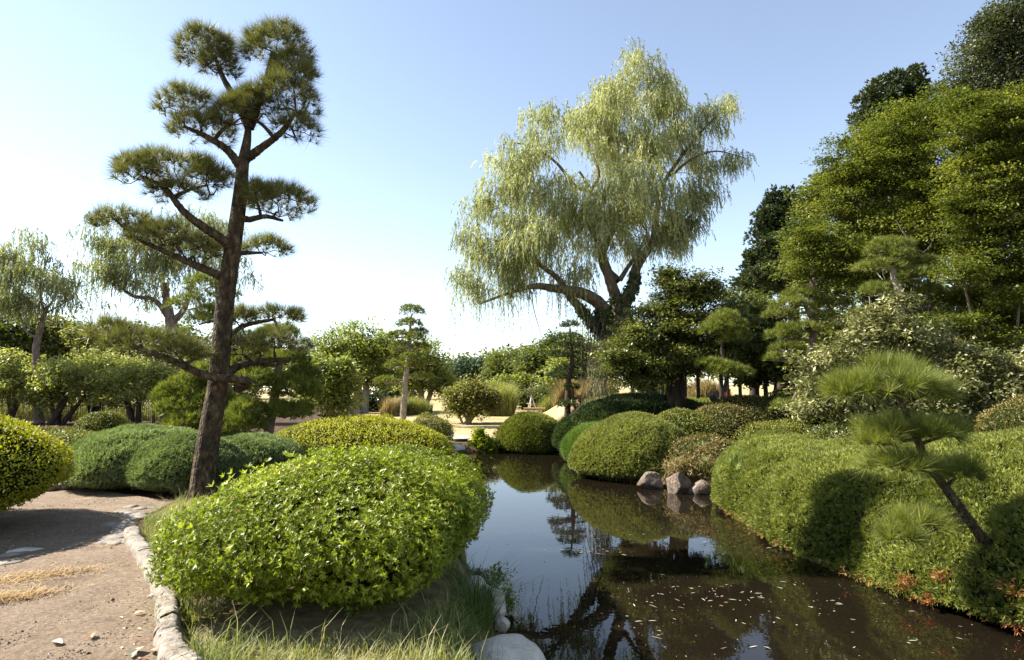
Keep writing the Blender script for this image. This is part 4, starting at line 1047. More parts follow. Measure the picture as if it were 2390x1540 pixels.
# left background
BG = 'trees beyond the fence'
simple('broadleaf_tree', 'dark evergreen tree at the left picture edge above the plum trees', 15, 960, 52, [(10, 770, 75, 50), (60, 800, 80, 40)], 'broad_mid', 'dark_bark', 150, 80, (1.2, 1.2, .8), .35, .2, tr=.35)
simple('broadleaf_tree', 'olive tree crown between the slender tree and the grey willow', 170, 960, 54, [(160, 790, 70, 40), (120, 770, 50, 30), (225, 800, 60, 34)], 'broad_olive', 'dark_bark', 140, 80, (1.2, 1.2, .7), .35, .2, tr=.35)
simple('broadleaf_tree', 'yellowing tree top just left of the big pine low branch', 195, 950, 50, [(190, 775, 26, 16), (205, 800, 40, 20)], 'reed', 'dark_bark', 40, 60, (.7, .7, .5), .3, .18, tr=.2)
simple('broadleaf_tree', 'dark tree mass behind the grey willow trunk', 320, 960, 56, [(320, 800, 90, 34), (430, 800, 90, 40)], 'broad_mid', 'dark_bark', 160, 80, (1.2, 1.2, .8), .35, .2, tr=.35)
simple('plum_tree', 'plum tree with dense rounded crown at the far left fence', 20, 985, 31, [(20, 865, 75, 48), (60, 905, 60, 36), (-30, 900, 60, 45)], 'plum_leaf', 'dark_bark', 165, 70, (.45, .45, .3), .16, .09, tr=.16, stems=3)
simple('plum_tree', 'plum tree with dark forked trunk right of the slender tree', 130, 988, 30.5, [(160, 880, 65, 45), (115, 915, 50, 36), (210, 905, 50, 36)], 'plum_leaf', 'dark_bark', 165, 70, (.45, .45, .3), .16, .09, tr=.18, stems=4)
simple('plum_tree', 'pale feathery plum tree with the tallest crown by the fence', 215, 982, 32.5, [(240, 850, 85, 40), (300, 870, 65, 40), (190, 865, 45, 30)], 'plum_leaf', 'dark_bark', 165, 70, (.5, .5, .3), .17, .06, tr=.18, stems=4)
simple('plum_tree', 'plum tree with a bent trunk at the right end of the fence', 322, 985, 30.0, [(290, 900, 60, 40), (345, 895, 60, 44), (385, 905, 45, 40), (250, 925, 45, 24)], 'plum_leaf', 'dark_bark', 165, 70, (.45, .45, .3), .16, .09, tr=.15, stems=3)
simple('plum_tree', 'plum tree half hidden behind the low garden pine', 440, 985, 31.0, [(430, 880, 70, 45), (500, 890, 60, 45), (560, 900, 60, 40)], 'plum_leaf', 'dark_bark', 165, 70, (.5, .5, .3), .16, .09, tr=.15, stems=3)

# bamboo fence
def fence():
    rng = RNG('fence')
    a, b = pt(-60, 982, 33.2), pt(392, 982, 33.6)
    t = thing('bamboo_fence', 'low brown bamboo picket fence behind the plum trees', 'fence', ((a[0] + b[0]) / 2, 33.4, 0))
    bag = Bag(); n = 96
    for i in range(n):
        x = a[0] + (b[0] - a[0]) * i / n + rng.normal() * .008; y = 33.2 + .4 * i / n; z = hz(x, y)
        bag.add(*tube([(x, y, z - .1), (x + rng.normal() * .01, y, z + .5), (x + rng.normal() * .02, y, z + .92 + rng.normal() * .03)], .018, 5))
    bag.build('pickets', M['bamboo'], t)
    bag.build
    for zz in (.3, .75):
        P = [(x, 33.16 + .4 * (x - a[0]) / (b[0] - a[0]), hz(x, 33.4) + zz) for x in np.linspace(a[0], b[0], 16)]
        V, F = tube(P, .022, 6); new_mesh('rail', V, F, M['bamboo'], t)
    for x in np.linspace(a[0], b[0], 7):
        z = hz(x, 33.4); V, F = tube([(x, 33.3, z - .1), (x, 33.3, z + 1.0)], .045, 8); new_mesh('post', V, F, M['dark_timber'], t)
fence()
V, F = tube([pt(358, 990, 27) - [0, 0, .2], pt(358, 935, 27)], .07, 10)
tag(new_mesh('wooden_post', V, F, M['dark_timber'], loc=pt(358, 990, 27)), 'dark upright post before the right end of the fence', 'post')

# meadow trees, middle
simple('broadleaf_tree', 'light green leaning shrub tree just right of the cloud pine', 770, 975, 27, [(765, 880, 62, 50), (740, 925, 50, 36), (800, 925, 38, 40), (790, 870, 30, 30)], 'broad_light', 'grey_bark', 210, 85, (.45, .45, .32), .17, .085, tr=.16, stems=3)
simple('elm_tree', 'broad olive tree with pale forked stems left of the lawn pine', 850, 965, 45, [(840, 800, 70, 44), (775, 815, 62, 40), (890, 820, 48, 48), (820, 860, 70, 40), (890, 880, 48, 34), (760, 860, 40, 40)], 'broad_light', 'pale_bark', 320, 70, (.8, .8, .45), .25, .12, tr=.3, stems=5)
simple('elm_tree', 'golden olive tree rising behind the lawn pine', 985, 955, 48, [(990, 840, 48, 44), (1015, 880, 44, 40), (960, 880, 44, 40), (1040, 905, 30, 26), (950, 830, 30, 36)], 'broad_light', 'pale_bark', 230, 80, (.8, .8, .45), .26, .12, tr=.26, stems=4)
simple('broadleaf_tree', 'bluish rounded tree far beyond the lawn', 1095, 935, 85, [(1095, 865, 42, 34), (1065, 880, 30, 34), (1125, 872, 24, 30), (1095, 900, 55, 30)], 'broad_teal', 'dark_bark', 240, 80, (1.3, 1.3, .8), .42, .24, tr=.5)
simple('broadleaf_tree', 'round green tree to the right of the bluish one', 1180, 935, 78, [(1178, 860, 40, 40), (1150, 880, 26, 30), (1215, 850, 34, 40), (1190, 895, 55, 34)], 'broad_mid', 'dark_bark', 260, 80, (1.2, 1.2, .8), .40, .22, tr=.5)
simple('broadleaf_tree', 'tall dark green tree left of the tiered dark pine', 1265, 940, 66, [(1250, 845, 42, 44), (1290, 830, 40, 44), (1240, 890, 40, 36), (1300, 880, 40, 46)], 'broad_mid', 'dark_bark', 280, 80, (1.1, 1.1, .7), .36, .2, tr=.45)
simple('broadleaf_tree', 'olive tree behind the tiered dark pine', 1340, 940, 58, [(1340, 830, 46, 50), (1385, 850, 44, 56), (1320, 885, 50, 44), (1400, 900, 40, 40)], 'broad_light', 'dark_bark', 260, 80, (1.0, 1.0, .7), .32, .18, tr=.4)
simple('broadleaf_tree', 'low spreading yellow green tree at the back of the lawn', 1190, 942, 58, [(1180, 900, 46, 18), (1215, 895, 40, 18), (1150, 915, 26, 14), (1240, 915, 30, 18)], 'broad_light', 'dark_bark', 130, 80, (.8, .8, .4), .28, .15, tr=.25, stems=3)
simple('broadleaf_tree', 'dark shrub behind the leaning stake tripod', 1230, 948, 52, [(1235, 930, 34, 16), (1265, 925, 30, 20), (1210, 935, 20, 12)], 'broad_mid', 'dark_bark', 80, 70, (.6, .6, .4), .24, .14, tr=.12, stems=3, cat='shrub')
simple('multi_stem_shrub', 'dark olive shrub with several short stems on the dry lawn', 1088, 988, 32, [(1095, 920, 52, 30), (1055, 935, 32, 26), (1140, 935, 32, 28), (1095, 948, 60, 16)], 'broad_olive', 'pale_bark', 170, 90, (.4, .4, .3), .16, .07, tr=.09, stems=8, cat='shrub')
simple('broadleaf_tree', 'dense dark shrubbery under the olive meadow tree', 905, 965, 50, [(900, 930, 46, 26), (940, 920, 30, 30), (870, 940, 30, 22)], 'broad_dark', 'dark_bark', 110, 70, (.7, .7, .5), .25, .14, tr=.15, stems=3, cat='shrub')

def reeds(name, label, u0, u1, v0, Y, hgt, n, mat, cat='reed clump', dep=1.2):
    rng = RNG(label)
    a, b = pt(u0, 950, Y), pt(u1, 950, Y)
    x = rng.uniform(a[0], b[0], n); y = Y + rng.uniform(-dep, dep, n)
    P = on_ground(x, y, -.03)
    w = np.clip(1.15 - np.abs((x - (a[0] + b[0]) / 2) / ((b[0] - a[0]) / 2)) ** 2.5 * .6, .3, 1.2)
    V, F = blades(P, hgt * w, .035, rng, .30, .32)
    c = (float((a[0] + b[0]) / 2), Y, hz((a[0] + b[0]) / 2, Y))
    return tag(new_mesh(name, V, F, M[mat], None, np.repeat(np.clip(rng.normal(size=n) * .25 + .5, 0, 1), 5), loc=c), label, cat)
reeds('reed_clump', 'tall green reed clump behind the pale lawn pine trunk', 905, 1005, 920, 42, 1.0, 3200, 'reed')
reeds('reed_clump', 'brownish reed clump left of the lawn pine trunk', 895, 935, 925, 40, 1.05, 1600, 'pampas')
reeds('reed_clump', 'bright yellow green reed clump right of the stemmed shrub', 1135, 1200, 900, 40, 1.75, 2600, 'reed', dep=1.5)
reeds('reed_clump', 'small green reed clump right of the wooden bench', 1255, 1300, 930, 46, .9, 1500, 'reed')
reeds('reed_clump', 'straw coloured tall reeds behind the tiered dark pine', 1290, 1345, 905, 45, 1.35, 2200, 'pampas')
reeds('reed_clump', 'straw coloured tall reeds under the willow', 1345, 1420, 905, 43, 1.3, 2200, 'pampas')
reeds('tall_weeds', 'green weeds growing beyond the bamboo fence', -70, 400, 950, 36.5, 1.05, 5200, 'reed', 'weeds', 1.5)
reeds('reed_clump', 'golden reeds seen between the pergola posts', 1600, 1690, 905, 33, 1.0, 1700, 'pampas')
reeds('reed_clump', 'golden green reeds seen behind the willow trunk foot', 1480, 1600, 905, 35, 1.4, 2600, 'reed')

# far-off wood closing the horizon
def woods():
    rng = RNG('woods')
    n = 900
    cx = rng.uniform(-150, 150, n); y = 105 + rng.uniform(0, 22, n)
    top = 6.2 + 2.2 * Wave(rng, .06)(np.column_stack([cx, y * 0, y * 0])) + 8.0 * sst(cx, 22, 70) 
    cz = rng.uniform(0.3, 1, n) ** .6 * top
    per = 70
    P = np.repeat(np.column_stack([cx, y, cz]), per, 0) + rng.normal(size=(n * per, 3)) * [2.2, 1.6, .9]
    v, f = leaf_geo(P, rv(rng, n * per), nrm(rv(rng, n * per) + [0, 0, .8]), rng.uniform(.5, 1.0, n * per), .5)
    tag(new_mesh('woods', v, f, M['broad_mid'], None, np.repeat(np.clip(np.repeat(.5 + .2 * rng.normal(size=n), per) + rng.normal(size=n * per) * .12, 0, 1), 4)), kind='stuff')
woods()

# bench and staked sapling on the lawn
def bench():
    Y = 42.0
    c = pt(1247, 953, Y); c[2] = hz(c[0], Y)
    t = thing('wooden_bench', 'low orange brown log bench on the far lawn', 'bench', c)
    V, F = tube([c + [-.72, 0, .34], c + [0, 0, .345], c + [.72, .05, .34]], .085, 12)
    new_mesh('seat', V, F, M['bare_timber'], t, smooth=True)
    for s in (-.42, .42):
        V, F = tube([c + [s, 0, -.05], c + [s, 0, .29]], .07, 8); new_mesh('leg', V, F, M['pole_wood'], t)
bench()
def stakes():
    Y = 46.0
    c = pt(1240, 950, Y); c[2] = hz(c[0], Y)
    t = thing('sapling_stakes', 'pale tripod of support poles behind the log bench', 'tree stakes', c)
    ap = pt(1240, 924, Y)
    for (u, v) in ((1229, 952), (1236, 953), (1255, 951)):
        b = pt(u, v, Y + (.5 if u == 1229 else -.3)); b[2] = hz(b[0], b[1]) - .05
        V, F = tube([b, ap + (ap - b) * .06], [.045, .04], 7); new_mesh('pole', V, F, M['pole_wood'], t)
    V, F = tube([pt(1228, 942, Y - .1), pt(1252, 942, Y - .1)], .03, 6); new_mesh('cross_bar', V, F, M['pole_wood'], t)
    b = ap * [1, 1, 0]; b = np.array([ap[0] + .15, Y + .1, hz(ap[0], Y)])
    s = thing('bare_sapling', 'crooked leafless sapling leaning on the tripod of poles', 'tree', b)
    bag = Bag()
    for L_ in ([b, ap + [.1, 0, 0], pt(1228, 908, Y), pt(1217, 894, Y)], [ap, pt(1243, 915, Y), pt(1250, 900, Y)], [pt(1234, 916, Y), pt(1236, 902, Y), pt(1242, 893, Y)], [ap, pt(1228, 918, Y), pt(1222, 912, Y)]):
        bag.add(*tube(cr(L_, 10), np.linspace(.045, .015, 10), 5))
    bag.build('trunk', M['grey_bark'], s)
stakes()
c = pt(775, 970, 38.0); c[2] = hz(c[0], 38) + .22
V, F = tube(cr([c + [-.85, 0, -.06], c + [-.3, .02, .02], c + [.35, 0, .03], c + [.9, .05, 0]], 16), np.interp(np.linspace(0, 1, 16), [0, .2, 1], [.07, .17, .15]), 10, .08, RNG('log'))
tag(new_mesh('fallen_log', V, F, M['dark_bark'], loc=c, smooth=True), 'dark log lying on the pale ground at the lawn edge', 'log')

# leafy plant and tufts at the far shore
simple('leafy_shrub', 'fresh green leafy plant with one tall shoot at the far shore', 1125, 1056, 23.0, [(1128, 1032, 28, 20), (1118, 1010, 9, 14), (1140, 1040, 20, 14)], 'azalea_bright', 'dark_bark', 70, 45, (.16, .16, .12), .15, .07, tr=.02, stems=5, cat='shrub')
simple('leafy_shrub', 'brown twiggy plant between the leafy shoot and juniper dome', 1165, 1045, 23.4, [(1165, 1030, 14, 22)], 'azalea_brown', 'dark_bark', 40, 40, (.14, .14, .14), .10, .05, tr=.02, stems=5, cat='shrub')
for i, (u, v, y, lab) in enumerate([(1092, 1050, 22.9, 'straw tuft beside the far step stone'), (1108, 1052, 22.95, 'straw tuft left of the leafy shore plant')]):
    p = pt(u, v, y); tuft('grass_tuft', lab, (p[0], p[1], hz(p[0], p[1])), 160, .42, .012, 'straw', .16)

# ---------------------------------------------------------------- right side wood
simple('evergreen_tree', 'wide dark evergreen spreading in layers over the pergola', 1585, 940, 19.9,
       [(1590, 700, 85, 55), (1640, 670, 50, 45), (1530, 740, 60, 45), (1600, 775, 110, 45), (1500, 800, 70, 40), (1475, 780, 40, 36, -.9), (1490, 850, 60, 34, -.9), (1450, 830, 36, 30, -1), (1700, 740, 50, 45, .5), (1560, 840, 100, 30, -.6), (1470, 860, 60, 24, -.3), (1630, 830, 80, 28, -.6), (1500, 890, 50, 14, -.8), (1560, 645, 36, 30), (1700, 810, 44, 30, .3)],
       'evergreen', 'dark_bark', 700, 120, (.42, .42, .13), .105, .056, tr=.15, stems=4, flat=.55, depth=.9)
simple('evergreen_tree', 'mid green tree filling the gap right of the layered evergreen', 1760, 940, 26, [(1740, 730, 60, 55), (1790, 760, 60, 60), (1720, 800, 50, 50), (1800, 830, 50, 50)], 'broad_mid', 'dark_bark', 260, 95, (.5, .5, .3), .17, .09, tr=.22)
simple('camellia_tree', 'glossy leaved camellia in shade behind the small pergola pine', 1790, 950, 20.6, [(1775, 815, 52, 34), (1810, 850, 45, 40), (1760, 870, 34, 26)], 'evergreen', 'dark_bark', 150, 85, (.34, .34, .24), .15, .085, tr=.10, stems=3)
simple('camellia_tree', 'shadowy evergreen mass behind the rhododendron', 1930, 960, 19, [(1890, 850, 70, 60), (1960, 790, 70, 70), (2080, 780, 90, 70)], 'evergreen', 'dark_bark', 260, 95, (.5, .5, .35), .17, .09, tr=.15, stems=3)
simple('rhododendron', 'tall rhododendron with pale shining leaves above the juniper bank', 2040, 1020, 13.0,
       [(2060, 740, 75, 48), (1990, 790, 85, 50), (2110, 790, 100, 50), (1920, 850, 85, 52), (2030, 860, 120, 55), (2150, 850, 80, 55), (1900, 930, 60, 55), (1990, 950, 90, 50), (2100, 940, 110, 55), (2110, 700, 30, 30)],
       'rhodo_leaf', 'grey_bark', 430, 62, (.22, .22, .15), .105, .040, tr=.06, stems=12, flat=.35, depth=1.0, cat='shrub', taper=.008)
simple('rhododendron', 'rhododendron thicket on the right behind the young pine', 2310, 1020, 12.4,
       [(2270, 840, 60, 40), (2340, 850, 70, 50), (2230, 900, 60, 50), (2310, 920, 90, 60), (2390, 900, 60, 60), (2220, 970, 60, 40)],
       'rhodo_leaf', 'grey_bark', 300, 62, (.22, .22, .15), .105, .038, tr=.06, stems=9, flat=.35, cat='shrub', taper=.008)
simple('maple_tree', 'large maple with flat golden green sprays right of the dark conifer', 2160, 920, 18.0,
       [(1985, 400, 80, 65), (2060, 330, 90, 72, .5), (2160, 290, 100, 80, .5), (1960, 500, 100, 80), (2080, 440, 110, 87), (2200, 420, 110, 94), (1890, 570, 60, 52, -.5), (1980, 610, 90, 58, -.6), (2100, 550, 110, 72, -.5), (2220, 540, 100, 87), (1870, 620, 50, 35, -.5), (2060, 660, 80, 49, -.3), (1960, 340, 40, 29)],
       'maple_leaf', 'grey_bark', 950, 130, (.46, .46, .09), .080, .050, tr=.12, stems=7, top=pt(2120, 640, 18), flat=.62, depth=.9, ntw=260)
def ml(zs, Y_): return [(*C6(a, b), Y_ + (c[0] if c else 0)) for a, b, *c in zs]
MAPLE_LIMBS = [(ml([(1790, 720), (1765, 480), (1750, 360), (1700, 240), (1712, 130), (1690, 20)], 15.7), [.05, .042, .038, .032, .022, .01]),
               (ml([(1700, 700), (1610, 470), (1550, 390), (1480, 330), (1400, 262), (1270, 190)], 15.9), [.045, .04, .035, .028, .02, .01]),
               (ml([(1640, 560), (1610, 440), (1615, 300), (1640, 170)], 15.8), [.035, .03, .022, .01]),
               (ml([(1520, 620), (1440, 480), (1400, 380), (1330, 330)], 16.2), [.03, .025, .018, .008]),
               (ml([(1300, 300), (1210, 130), (1165, 60), (1130, 0)], 16.4), [.03, .025, .02, .01]),
               (ml([(1850, 600), (1880, 330), (1930, 120), (1960, -40)], 15.9), [.045, .035, .025, .012])]
simple('maple_tree', 'second maple reaching in from the right edge with darker lower boughs', 2340, 930, 15.5,
       [(2290, 330, 100, 87), (2380, 280, 90, 87), (2320, 430, 100, 87), (2420, 400, 90, 116), (2260, 500, 80, 65), (2370, 540, 100, 87), (2270, 590, 70, 52), (2290, 650, 90, 58), (2400, 640, 80, 72), (2340, 720, 70, 44), (2400, 740, 60, 58), (2230, 690, 50, 32), (2240, 630, 60, 29, -1), (2330, 790, 60, 29, -1), (2380, 690, 50, 26, -1.2), (2210, 745, 50, 26, -1), (2285, 735, 50, 23, -1), (2250, 250, 60, 52)],
       'maple_leaf', 'grey_bark', 1050, 130, (.40, .40, .08), .074, .046, tr=.085, stems=10, top=pt(2330, 640, 15.5), xl=MAPLE_LIMBS, flat=.62, depth=.9, ntw=260)
simple('evergreen_tree', 'deep shaded evergreens behind the maple stems', 2240, 940, 23, [(2150, 760, 120, 100), (2290, 720, 120, 120), (2400, 720, 120, 120), (2060, 760, 90, 100)], 'evergreen', 'dark_bark', 320, 85, (.8, .8, .5), .20, .11, tr=.25, stems=3)
simple('conifer_tree', 'dark dense conifer rising above the maple', 2095, 900, 36, [(2100, 190, 50, 36), (2085, 240, 72, 50), (2050, 290, 60, 50), (2130, 280, 80, 60), (2080, 350, 110, 70), (2080, 450, 120, 80), (2080, 580, 130, 100)], 'conifer', 'dark_bark', 420, 60, (.45, .45, .36), .26, .085, tr=.5, style='clump', shell=.3, ntw=60)
simple('conifer_tree', 'dark conifer at the left edge of the right hand wood', 1815, 920, 38, [(1825, 480, 34, 30), (1810, 530, 46, 40), (1800, 590, 62, 46), (1795, 650, 70, 46), (1850, 560, 60, 60), (1860, 640, 70, 60)], 'conifer', 'dark_bark', 320, 60, (.45, .45, .36), .26, .085, tr=.4, style='clump', shell=.3, ntw=60)
simple('broadleaf_tree', 'very tall grey green tree at the top right corner', 2350, 900, 27, [(2350, 60, 70, 60), (2300, 130, 70, 50), (2390, 150, 90, 80), (2260, 195, 60, 36), (2340, 230, 90, 60), (2420, 40, 80, 70), (2380, 330, 120, 90)], 'broad_grey', 'dark_bark', 420, 150, (.6, .6, .42), .15, .07, tr=.4, ntw=120)
simple('broadleaf_tree', 'dark green tree between the left conifer and the maple', 1900, 920, 30, [(1900, 470, 40, 45), (1940, 430, 50, 40), (1890, 560, 60, 60), (1930, 640, 80, 80)], 'broad_mid', 'dark_bark', 220, 90, (.6, .6, .45), .2, .11, tr=.3, ntw=80)

# wisteria pergola: dark posts and a beam
def pergola():
    Y = 25.0
    c = pt(1640, 930, Y); c[2] = hz(c[0], Y)
    t = thing('pergola', 'dark timber pergola frame under the layered evergreen', 'pergola', c)
    C4z = crop(1500, 850, 5.133)
    for (zx, dy, r) in ((415, .3, .07), (795, -.2, .075), (1050, .6, .09), (1085, -.3, .10), (1262, .5, .075), (1560, -.2, .085), (1640, .8, .07), (1800, .8, .075)):
        u, _ = C4z(zx, 0)
        p = pt(u, 920, Y + dy); z = hz(p[0], p[1])
        V, F = tube([(p[0], p[1], z - .3), (p[0], p[1], 2.62)], r, 8); new_mesh('post', V, F, M['dark_timber'], t)
    a, b = pt(1470, 867, Y - .2), pt(1722, 867, Y - .2)
    V, F = box((a + b) / 2 * [1, 1, 0] + [0, 0, 2.55], (b[0] - a[0], .14, .18)); new_mesh('beam', V, F, M['dark_timber'], t)
    V, F = box((a + b) / 2 * [1, 1, 0] + [0, .75, 2.552], (b[0] - a[0], .14, .18)); new_mesh('beam', V, F, M['dark_timber'], t)
pergola()
c = pt(1693, 916, 28.5)
V, F = box(c, (.42, .12, .34), .2)
tag(new_mesh('sign_board', V, F, M['red_paint'], loc=c), 'small orange red board glimpsed behind a pergola post', 'board')
rock('boulder', 'grey stone beside the pergola foot', pt(1665, 925, 22.5), (.22, .2, .2), 'rkp', 'stone', 8, cat='rock')
simple('leafy_shrub', 'dry brown weedy patch between the mound and the juniper bank', 1650, 1110, 14.75, [(1640, 1080, 40, 30), (1615, 1098, 44, 14), (1665, 1060, 26, 28), (1585, 1085, 36, 14), (1650, 1110, 20, 12)], 'pampas', 'dark_bark', 260, 34, (.17, .17, .14), .12, .02, tr=.015, stems=6, cat='shrub')

# ---------------------------------------------------------------- near shore grass and small things
def ground_cover():
    rng = RNG('ground cover'); n = 60000
    y = 11 + 24 * rng.uniform(0, 1, n); x = rng.uniform(1.2, 17, n)
    Q = np.column_stack([x, y]); sd = poly_sd(Q, POND)
    ok = (sd > .15) & (x > 1.6 + .25 * np.maximum(y - 23, 0)); x, y = x[ok], y[ok]
    V, F = blades(on_ground(x, y, -.02), .24, .026, rng, .7, .6)
    va = .40 + .22 * Wave(rng, .8)(np.column_stack([x, y, x * 0])) + rng.normal(size=len(x)) * .15
    tag(new_mesh('ground_cover', V, F, M['juniper_green'], None, np.repeat(np.clip(va, 0, 1), 5)), kind='stuff')
ground_cover()
def near_grass():
    rng = RNG('near grass')
    n = 210000
    x = rng.uniform(-5.2, 0.35, n); y = rng.uniform(2.6, 10.5, n)
    Q = np.column_stack([x, y])
    ok = (poly_sd(Q, PATH) > 0.10) & (poly_sd(Q, POND) > 0.02) & (y < 8.2 + 1.4 * sst(-x, 2.5, 4))
    d1 = np.hypot((x + 1.5) / 1.1, (y - 5.5) / 1.25)
    ok &= ((d1 > 1.16 + 0.14 * rng.uniform(-1, 1, n)) | (rng.uniform(size=n) < .03) | (x > -.62)) & (d1 > .95) & (np.hypot(x + .03, y - 4.66) > .40)
    ok &= ~((np.hypot((x + 1.25) / 1.0, (y - 7.25) / 1.1)) < .9)
    patch = Wave(rng, 1.6)(np.column_stack([Q, x * 0])) + 0.6 * Wave(rng, 5)(np.column_stack([Q, x * 0]))
    ok &= rng.uniform(size=n) < np.clip(0.55 + 0.4 * patch, 0.12, 1)
    x, y, patch = x[ok], y[ok], patch[ok]
    P = on_ground(x, y, -.01)
    L = np.where(rng.uniform(size=len(x)) < .06, .26, .115) * (1 + .3 * patch)
    V, F = blades(P, np.clip(L, .04, .4), .0055, rng, .5, .45)
    va = np.clip(.62 - .22 * patch + rng.normal(size=len(x)) * .22, 0, 1)
    tag(new_mesh('grass', V, F, M['grass_blade'], None, np.repeat(va, 5)), kind='stuff')
near_grass()
for (u, v, Y_, n, L, w, mat, lab) in (
        (1108, 1470, 5.45, 420, .42, .006, 'grass_fresh', 'arching sedge tuft beside the pale shore stones'),
        (1040, 1535, 4.55, 340, .26, .006, 'grass_fresh', 'spiky grass tuft at the bottom edge left of the flat stone'),
        (965, 1525, 4.6, 240, .24, .006, 'grass_blade', 'grass tuft under the front of the nearest azalea'),
        (440, 1485, 4.75, 420, .27, .006, 'grass_blade', 'dry pale grass tuft growing over the kerb corner'),
        (1195, 1452, 5.75, 150, .20, .006, 'grass_fresh', 'small green waterside tuft right of the block stone'),
        (1150, 1340, 6.9, 170, .22, .006, 'grass_fresh', 'thin grass tuft at the waterline under the azalea')):
    p = gp(u, v, 0.0); p = pt(u, v, Y_)
    tuft('grass_tuft', lab, (p[0], p[1], min(hz(p[0], p[1]), p[2] + .05)), n, L, w, mat, .14, .75, .6)
simple('seedling', 'single leafy seedling in the bare soil before the nearest azalea', 768, 1535, 4.35, [(766, 1495, 12, 12), (764, 1520, 9, 10)], 'azalea_bright', 'dark_bark', 8, 5, (.02, .02, .02), .06, .022, tr=.003, cat='seedling', taper=.002)
simple('waterside_weed', 'sprawling shoots leaning over the water from the pale stones', 1165, 1370, 6.6, [(1160, 1340, 22, 26), (1185, 1400, 14, 30), (1195, 1460, 14, 24)], 'azalea_bright', 'dark_bark', 36, 18, (.07, .07, .06), .055, .02, tr=.006, stems=4, cat='weed', taper=.003)
simple('waterside_weed', 'fern like fronds hanging at the shore below the azalea', 1130, 1380, 6.7, [(1118, 1350, 24, 20), (1140, 1385, 16, 16)], 'grass_fresh', 'dark_bark', 34, 26, (.07, .07, .05), .08, .014, tr=.006, stems=4, cat='weed', taper=.003)

# litter: fallen leaves on the path, twigs and leaves afloat
def leaf_sheet(name, p, L, W, rz, curl, mat, label, group=None, cat='leaf', rng=None):
    s = np.linspace(0, 1, 7); wv = np.array([.03, .55, .9, 1, .85, .5, .02]) * W / 2
    wob = rng.normal(size=7) * W * .08
    V = []
    for a, w, b in zip(s, wv, wob):
        z = curl * L * (np.sin(a * np.pi) * .5 + .1)
        V += [(a * L, -w + b, z + w * curl), (a * L, b, z * .6), (a * L, w + b, z + w * curl)]
    V = np.array(V); c, q = math.cos(rz), math.sin(rz)
    V = V @ np.array([[c, q, 0], [-q, c, 0], [0, 0, 1]]) + np.array(p)
    return tag(new_mesh(name, V, grid_faces(3, 7), M[mat], None, np.full(len(V), rng.uniform(.2, .9)), loc=p), label, cat, group)
rl = RNG('litter')
for (u, v, L, mat, lab) in ((345, 1392, .13, 'pale_leaf', 'curled pale dead leaf on the path close to the kerb'), (316, 1512, .15, 'pale_leaf', 'broad whitish dead leaf near the bottom of the path'), (350, 1516, .12, 'dead_leaf', 'tan dead leaf beside the whitish one by the kerb'),
                       (368, 1490, .10, 'dead_leaf', 'small tan leaf touching the kerb foot'), (218, 1478, .09, 'dead_leaf', 'small dead leaf in the middle of the path'), (120, 1497, .10, 'dead_leaf', 'buff dead leaf at the lower left of the path'), (340, 1428, .08, 'dead_leaf', 'brown leaf scrap left of the kerb bend'), (372, 1462, .06, 'juniper_dead', 'reddish leaf scrap by the kerb')):
    p = gp(u, v, .02); p[2] = hz(p[0], p[1]) + .022
    leaf_sheet('fallen_leaf', p, L, L * .55, rl.uniform(0, 6), .22, mat, lab, None, 'leaf', rl)
for i in range(46):
    u, v = rl.uniform(280, 400), rl.uniform(1390, 1540)
    p = gp(u, v, .02)
    if poly_sd(p[None, :2], PATH)[0] > -.02: continue
    p[2] = hz(p[0], p[1]) + .016
    leaf_sheet('leaf_scrap', p, rl.uniform(.02, .045), .018, rl.uniform(0, 6), .25, 'juniper_dead' if rl.uniform() < .55 else 'dead_leaf', 'little reddish leaf scrap littering the path by the kerb', 'leaf scraps along the kerb', 'leaf', rl)
p = pt(836, 1335, 4.33)
leaf_sheet('withered_flower', p, .09, .035, 1.2, .3, 'pale_leaf', 'withered pinkish blossom caught on the nearest azalea front', None, 'dead flower', rl)
for k, (u, v, L) in enumerate([(57, 1283, .30), (35, 1292, .25), (10, 1312, .28)]):
    p = gp(u, v, .02); p[2] = hz(p[0], p[1]) + .005
    rock('paving_stone', ['flat white stone at the edge of the azalea shadow', 'pale flat stone beside the white one at the shadow edge', 'pale stone at the left end of the shadow edge'][k], p, (L * .6, L * .36, .035), 'fs%d' % k, 'pale_stone' if k == 0 else 'kerb_stone', 6, cat='stone', nu=22, nv=10, rz=.5)
def tufts_dry():
    rng = RNG('dry patch')
    for k, (u, v, s, lab) in enumerate([(72, 1352, .42, 'orange dry grass patch lying across the path'), (10, 1400, .30, 'tan dry grass patch at the left path edge')]):
        c = gp(u, v, 0); n = 900
        x = c[0] + rng.normal(size=n) * s * .6; y = c[1] + rng.normal(size=n) * s * .3 + (x - c[0]) * .5
        P = on_ground(x, y, .012)
        V, F = blades(P, .06, .006, rng, 1.3, .4); V[:, 2] = np.maximum(V[:, 2] * .45 + .55 * P[:, 2].repeat(5), P[:, 2].repeat(5) + .004)
        tag(new_mesh('dry_grass_patch', V, F, M['straw'], None, np.repeat(rng.uniform(0, .8, n), 5), loc=(c[0], c[1], hz(c[0], c[1]))), lab, 'dry grass')
tufts_dry()
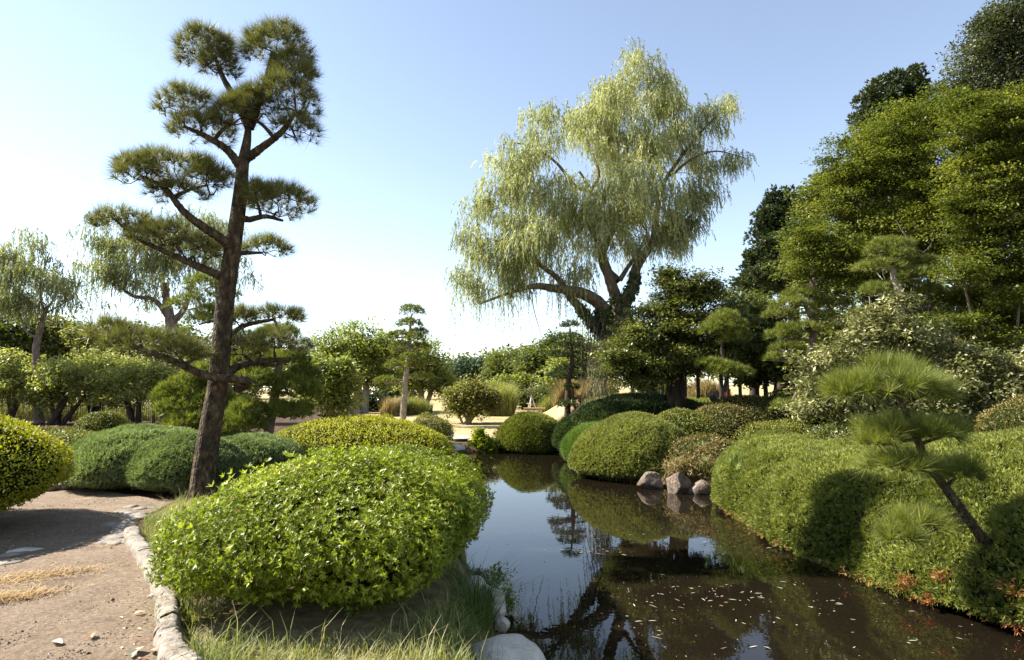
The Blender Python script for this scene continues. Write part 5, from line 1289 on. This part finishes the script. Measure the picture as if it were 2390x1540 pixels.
def grit():
    rng = RNG('grit'); n = 26000
    y = 3.3 + 6.5 * rng.uniform(0, 1, n) ** 1.7; x = rng.uniform(-7.5, -1.4, n)
    ok = poly_sd(np.column_stack([x, y]), PATH) < -.03
    P = on_ground(x[ok], y[ok], .008); m = len(P)
    d = rv(rng, m) * [1, 1, .25]; s = rng.uniform(.003, .009, (m, 1)) * (1 + 1.3 * (rng.uniform(size=(m, 1)) < .04))
    e = nrm(np.cross(d, [0, 0, 1])); 
    V = np.stack([P + d * s * 1.3, P + e * s, P - d * s, P - e * s, P + [0, 0, 1] * s * .8 + d * s * .2], axis=1).reshape(-1, 3)
    b = np.arange(m)[:, None] * 5
    tag(new_mesh('gravel', V, np.concatenate([b + np.array([q]) for q in ([0, 1, 4], [1, 2, 4], [2, 3, 4], [3, 0, 4])]), M['grit'], None, np.repeat(np.clip(rng.normal(size=m) * .28 + .45, 0, 1), 5)), kind='stuff')
leaf_mat('grit', (0.07, 0.045, 0.03), (0.22, 0.16, 0.11), (0.48, 0.40, 0.31), 0.0, 0.95, 0.1)
grit()
FL = 'narrow leaves floating on the pond'
protos = []
for k in range(5):
    L = [.07, .10, .05, .035, .12][k]
    o = leaf_sheet('floating_leaf', (0, 9, WZ + .004), L, [.012, .013, .014, .016, .011][k], 0, .05, 'pale_leaf' if k != 2 else 'dead_leaf', 'pale narrow leaf floating on the brown pond water', FL, 'leaf', rl)
    protos.append(o)
cnt = 0
drift = [(rl.uniform(1300, 2300), rl.uniform(1140, 1520)) for _ in range(13)]
while cnt < 150:
    if rl.uniform() < .6:
        q = drift[int(rl.integers(13))]
        u, v = q[0] + rl.normal() * 95, q[1] + rl.normal() * 17
    else:
        u, v = rl.uniform(1130, 2389), 1080 + 455 * rl.uniform(0, 1) ** .8
    if v > 1540 or u > 2389: continue
    p = gp(u, v, WZ + .004)
    if poly_sd(p[None, :2], POND)[0] > -.25: continue
    if u < 1330 and rl.uniform() < .45: continue
    o = protos[cnt] if cnt < 5 else protos[int(rl.integers(5))].copy()
    if cnt >= 5: COL.objects.link(o)
    o.location = (p[0], p[1], WZ + .004)
    o.rotation_euler = (0, 0, -.35 + rl.normal() * .7)
    o.scale = (rl.uniform(.5, 1.0),) * 3
    cnt += 1

def specks():
    rng = RNG('specks'); n = 2200
    y = 4.6 + 15 * rng.uniform(0, 1, n) ** 1.4; x = rng.uniform(-2.2, 5.5, n)
    k = rng.uniform(size=n) < .5 + .9 * Wave(rng, 1.1)(np.column_stack([x, y * .6, y * 0]))
    x, y = x[k], y[k]
    Q = np.column_stack([x, y]); ok = poly_sd(Q, POND) < -.22
    P = np.column_stack([Q[ok], np.full(ok.sum(), WZ + .003)]); m = len(P)
    a = rng.uniform(0, 6.28, m); A = np.column_stack([np.cos(a), np.sin(a), a * 0])
    v, f = leaf_geo(P, A, np.tile([0, 0, 1.0], (m, 1)), rng.uniform(.008, .028, m), rng.uniform(.004, .009, m))
    tag(new_mesh('pond_specks', v, f, M['dead_leaf'], None, np.repeat(rng.uniform(0, 1, m), 4)), kind='stuff')
specks()
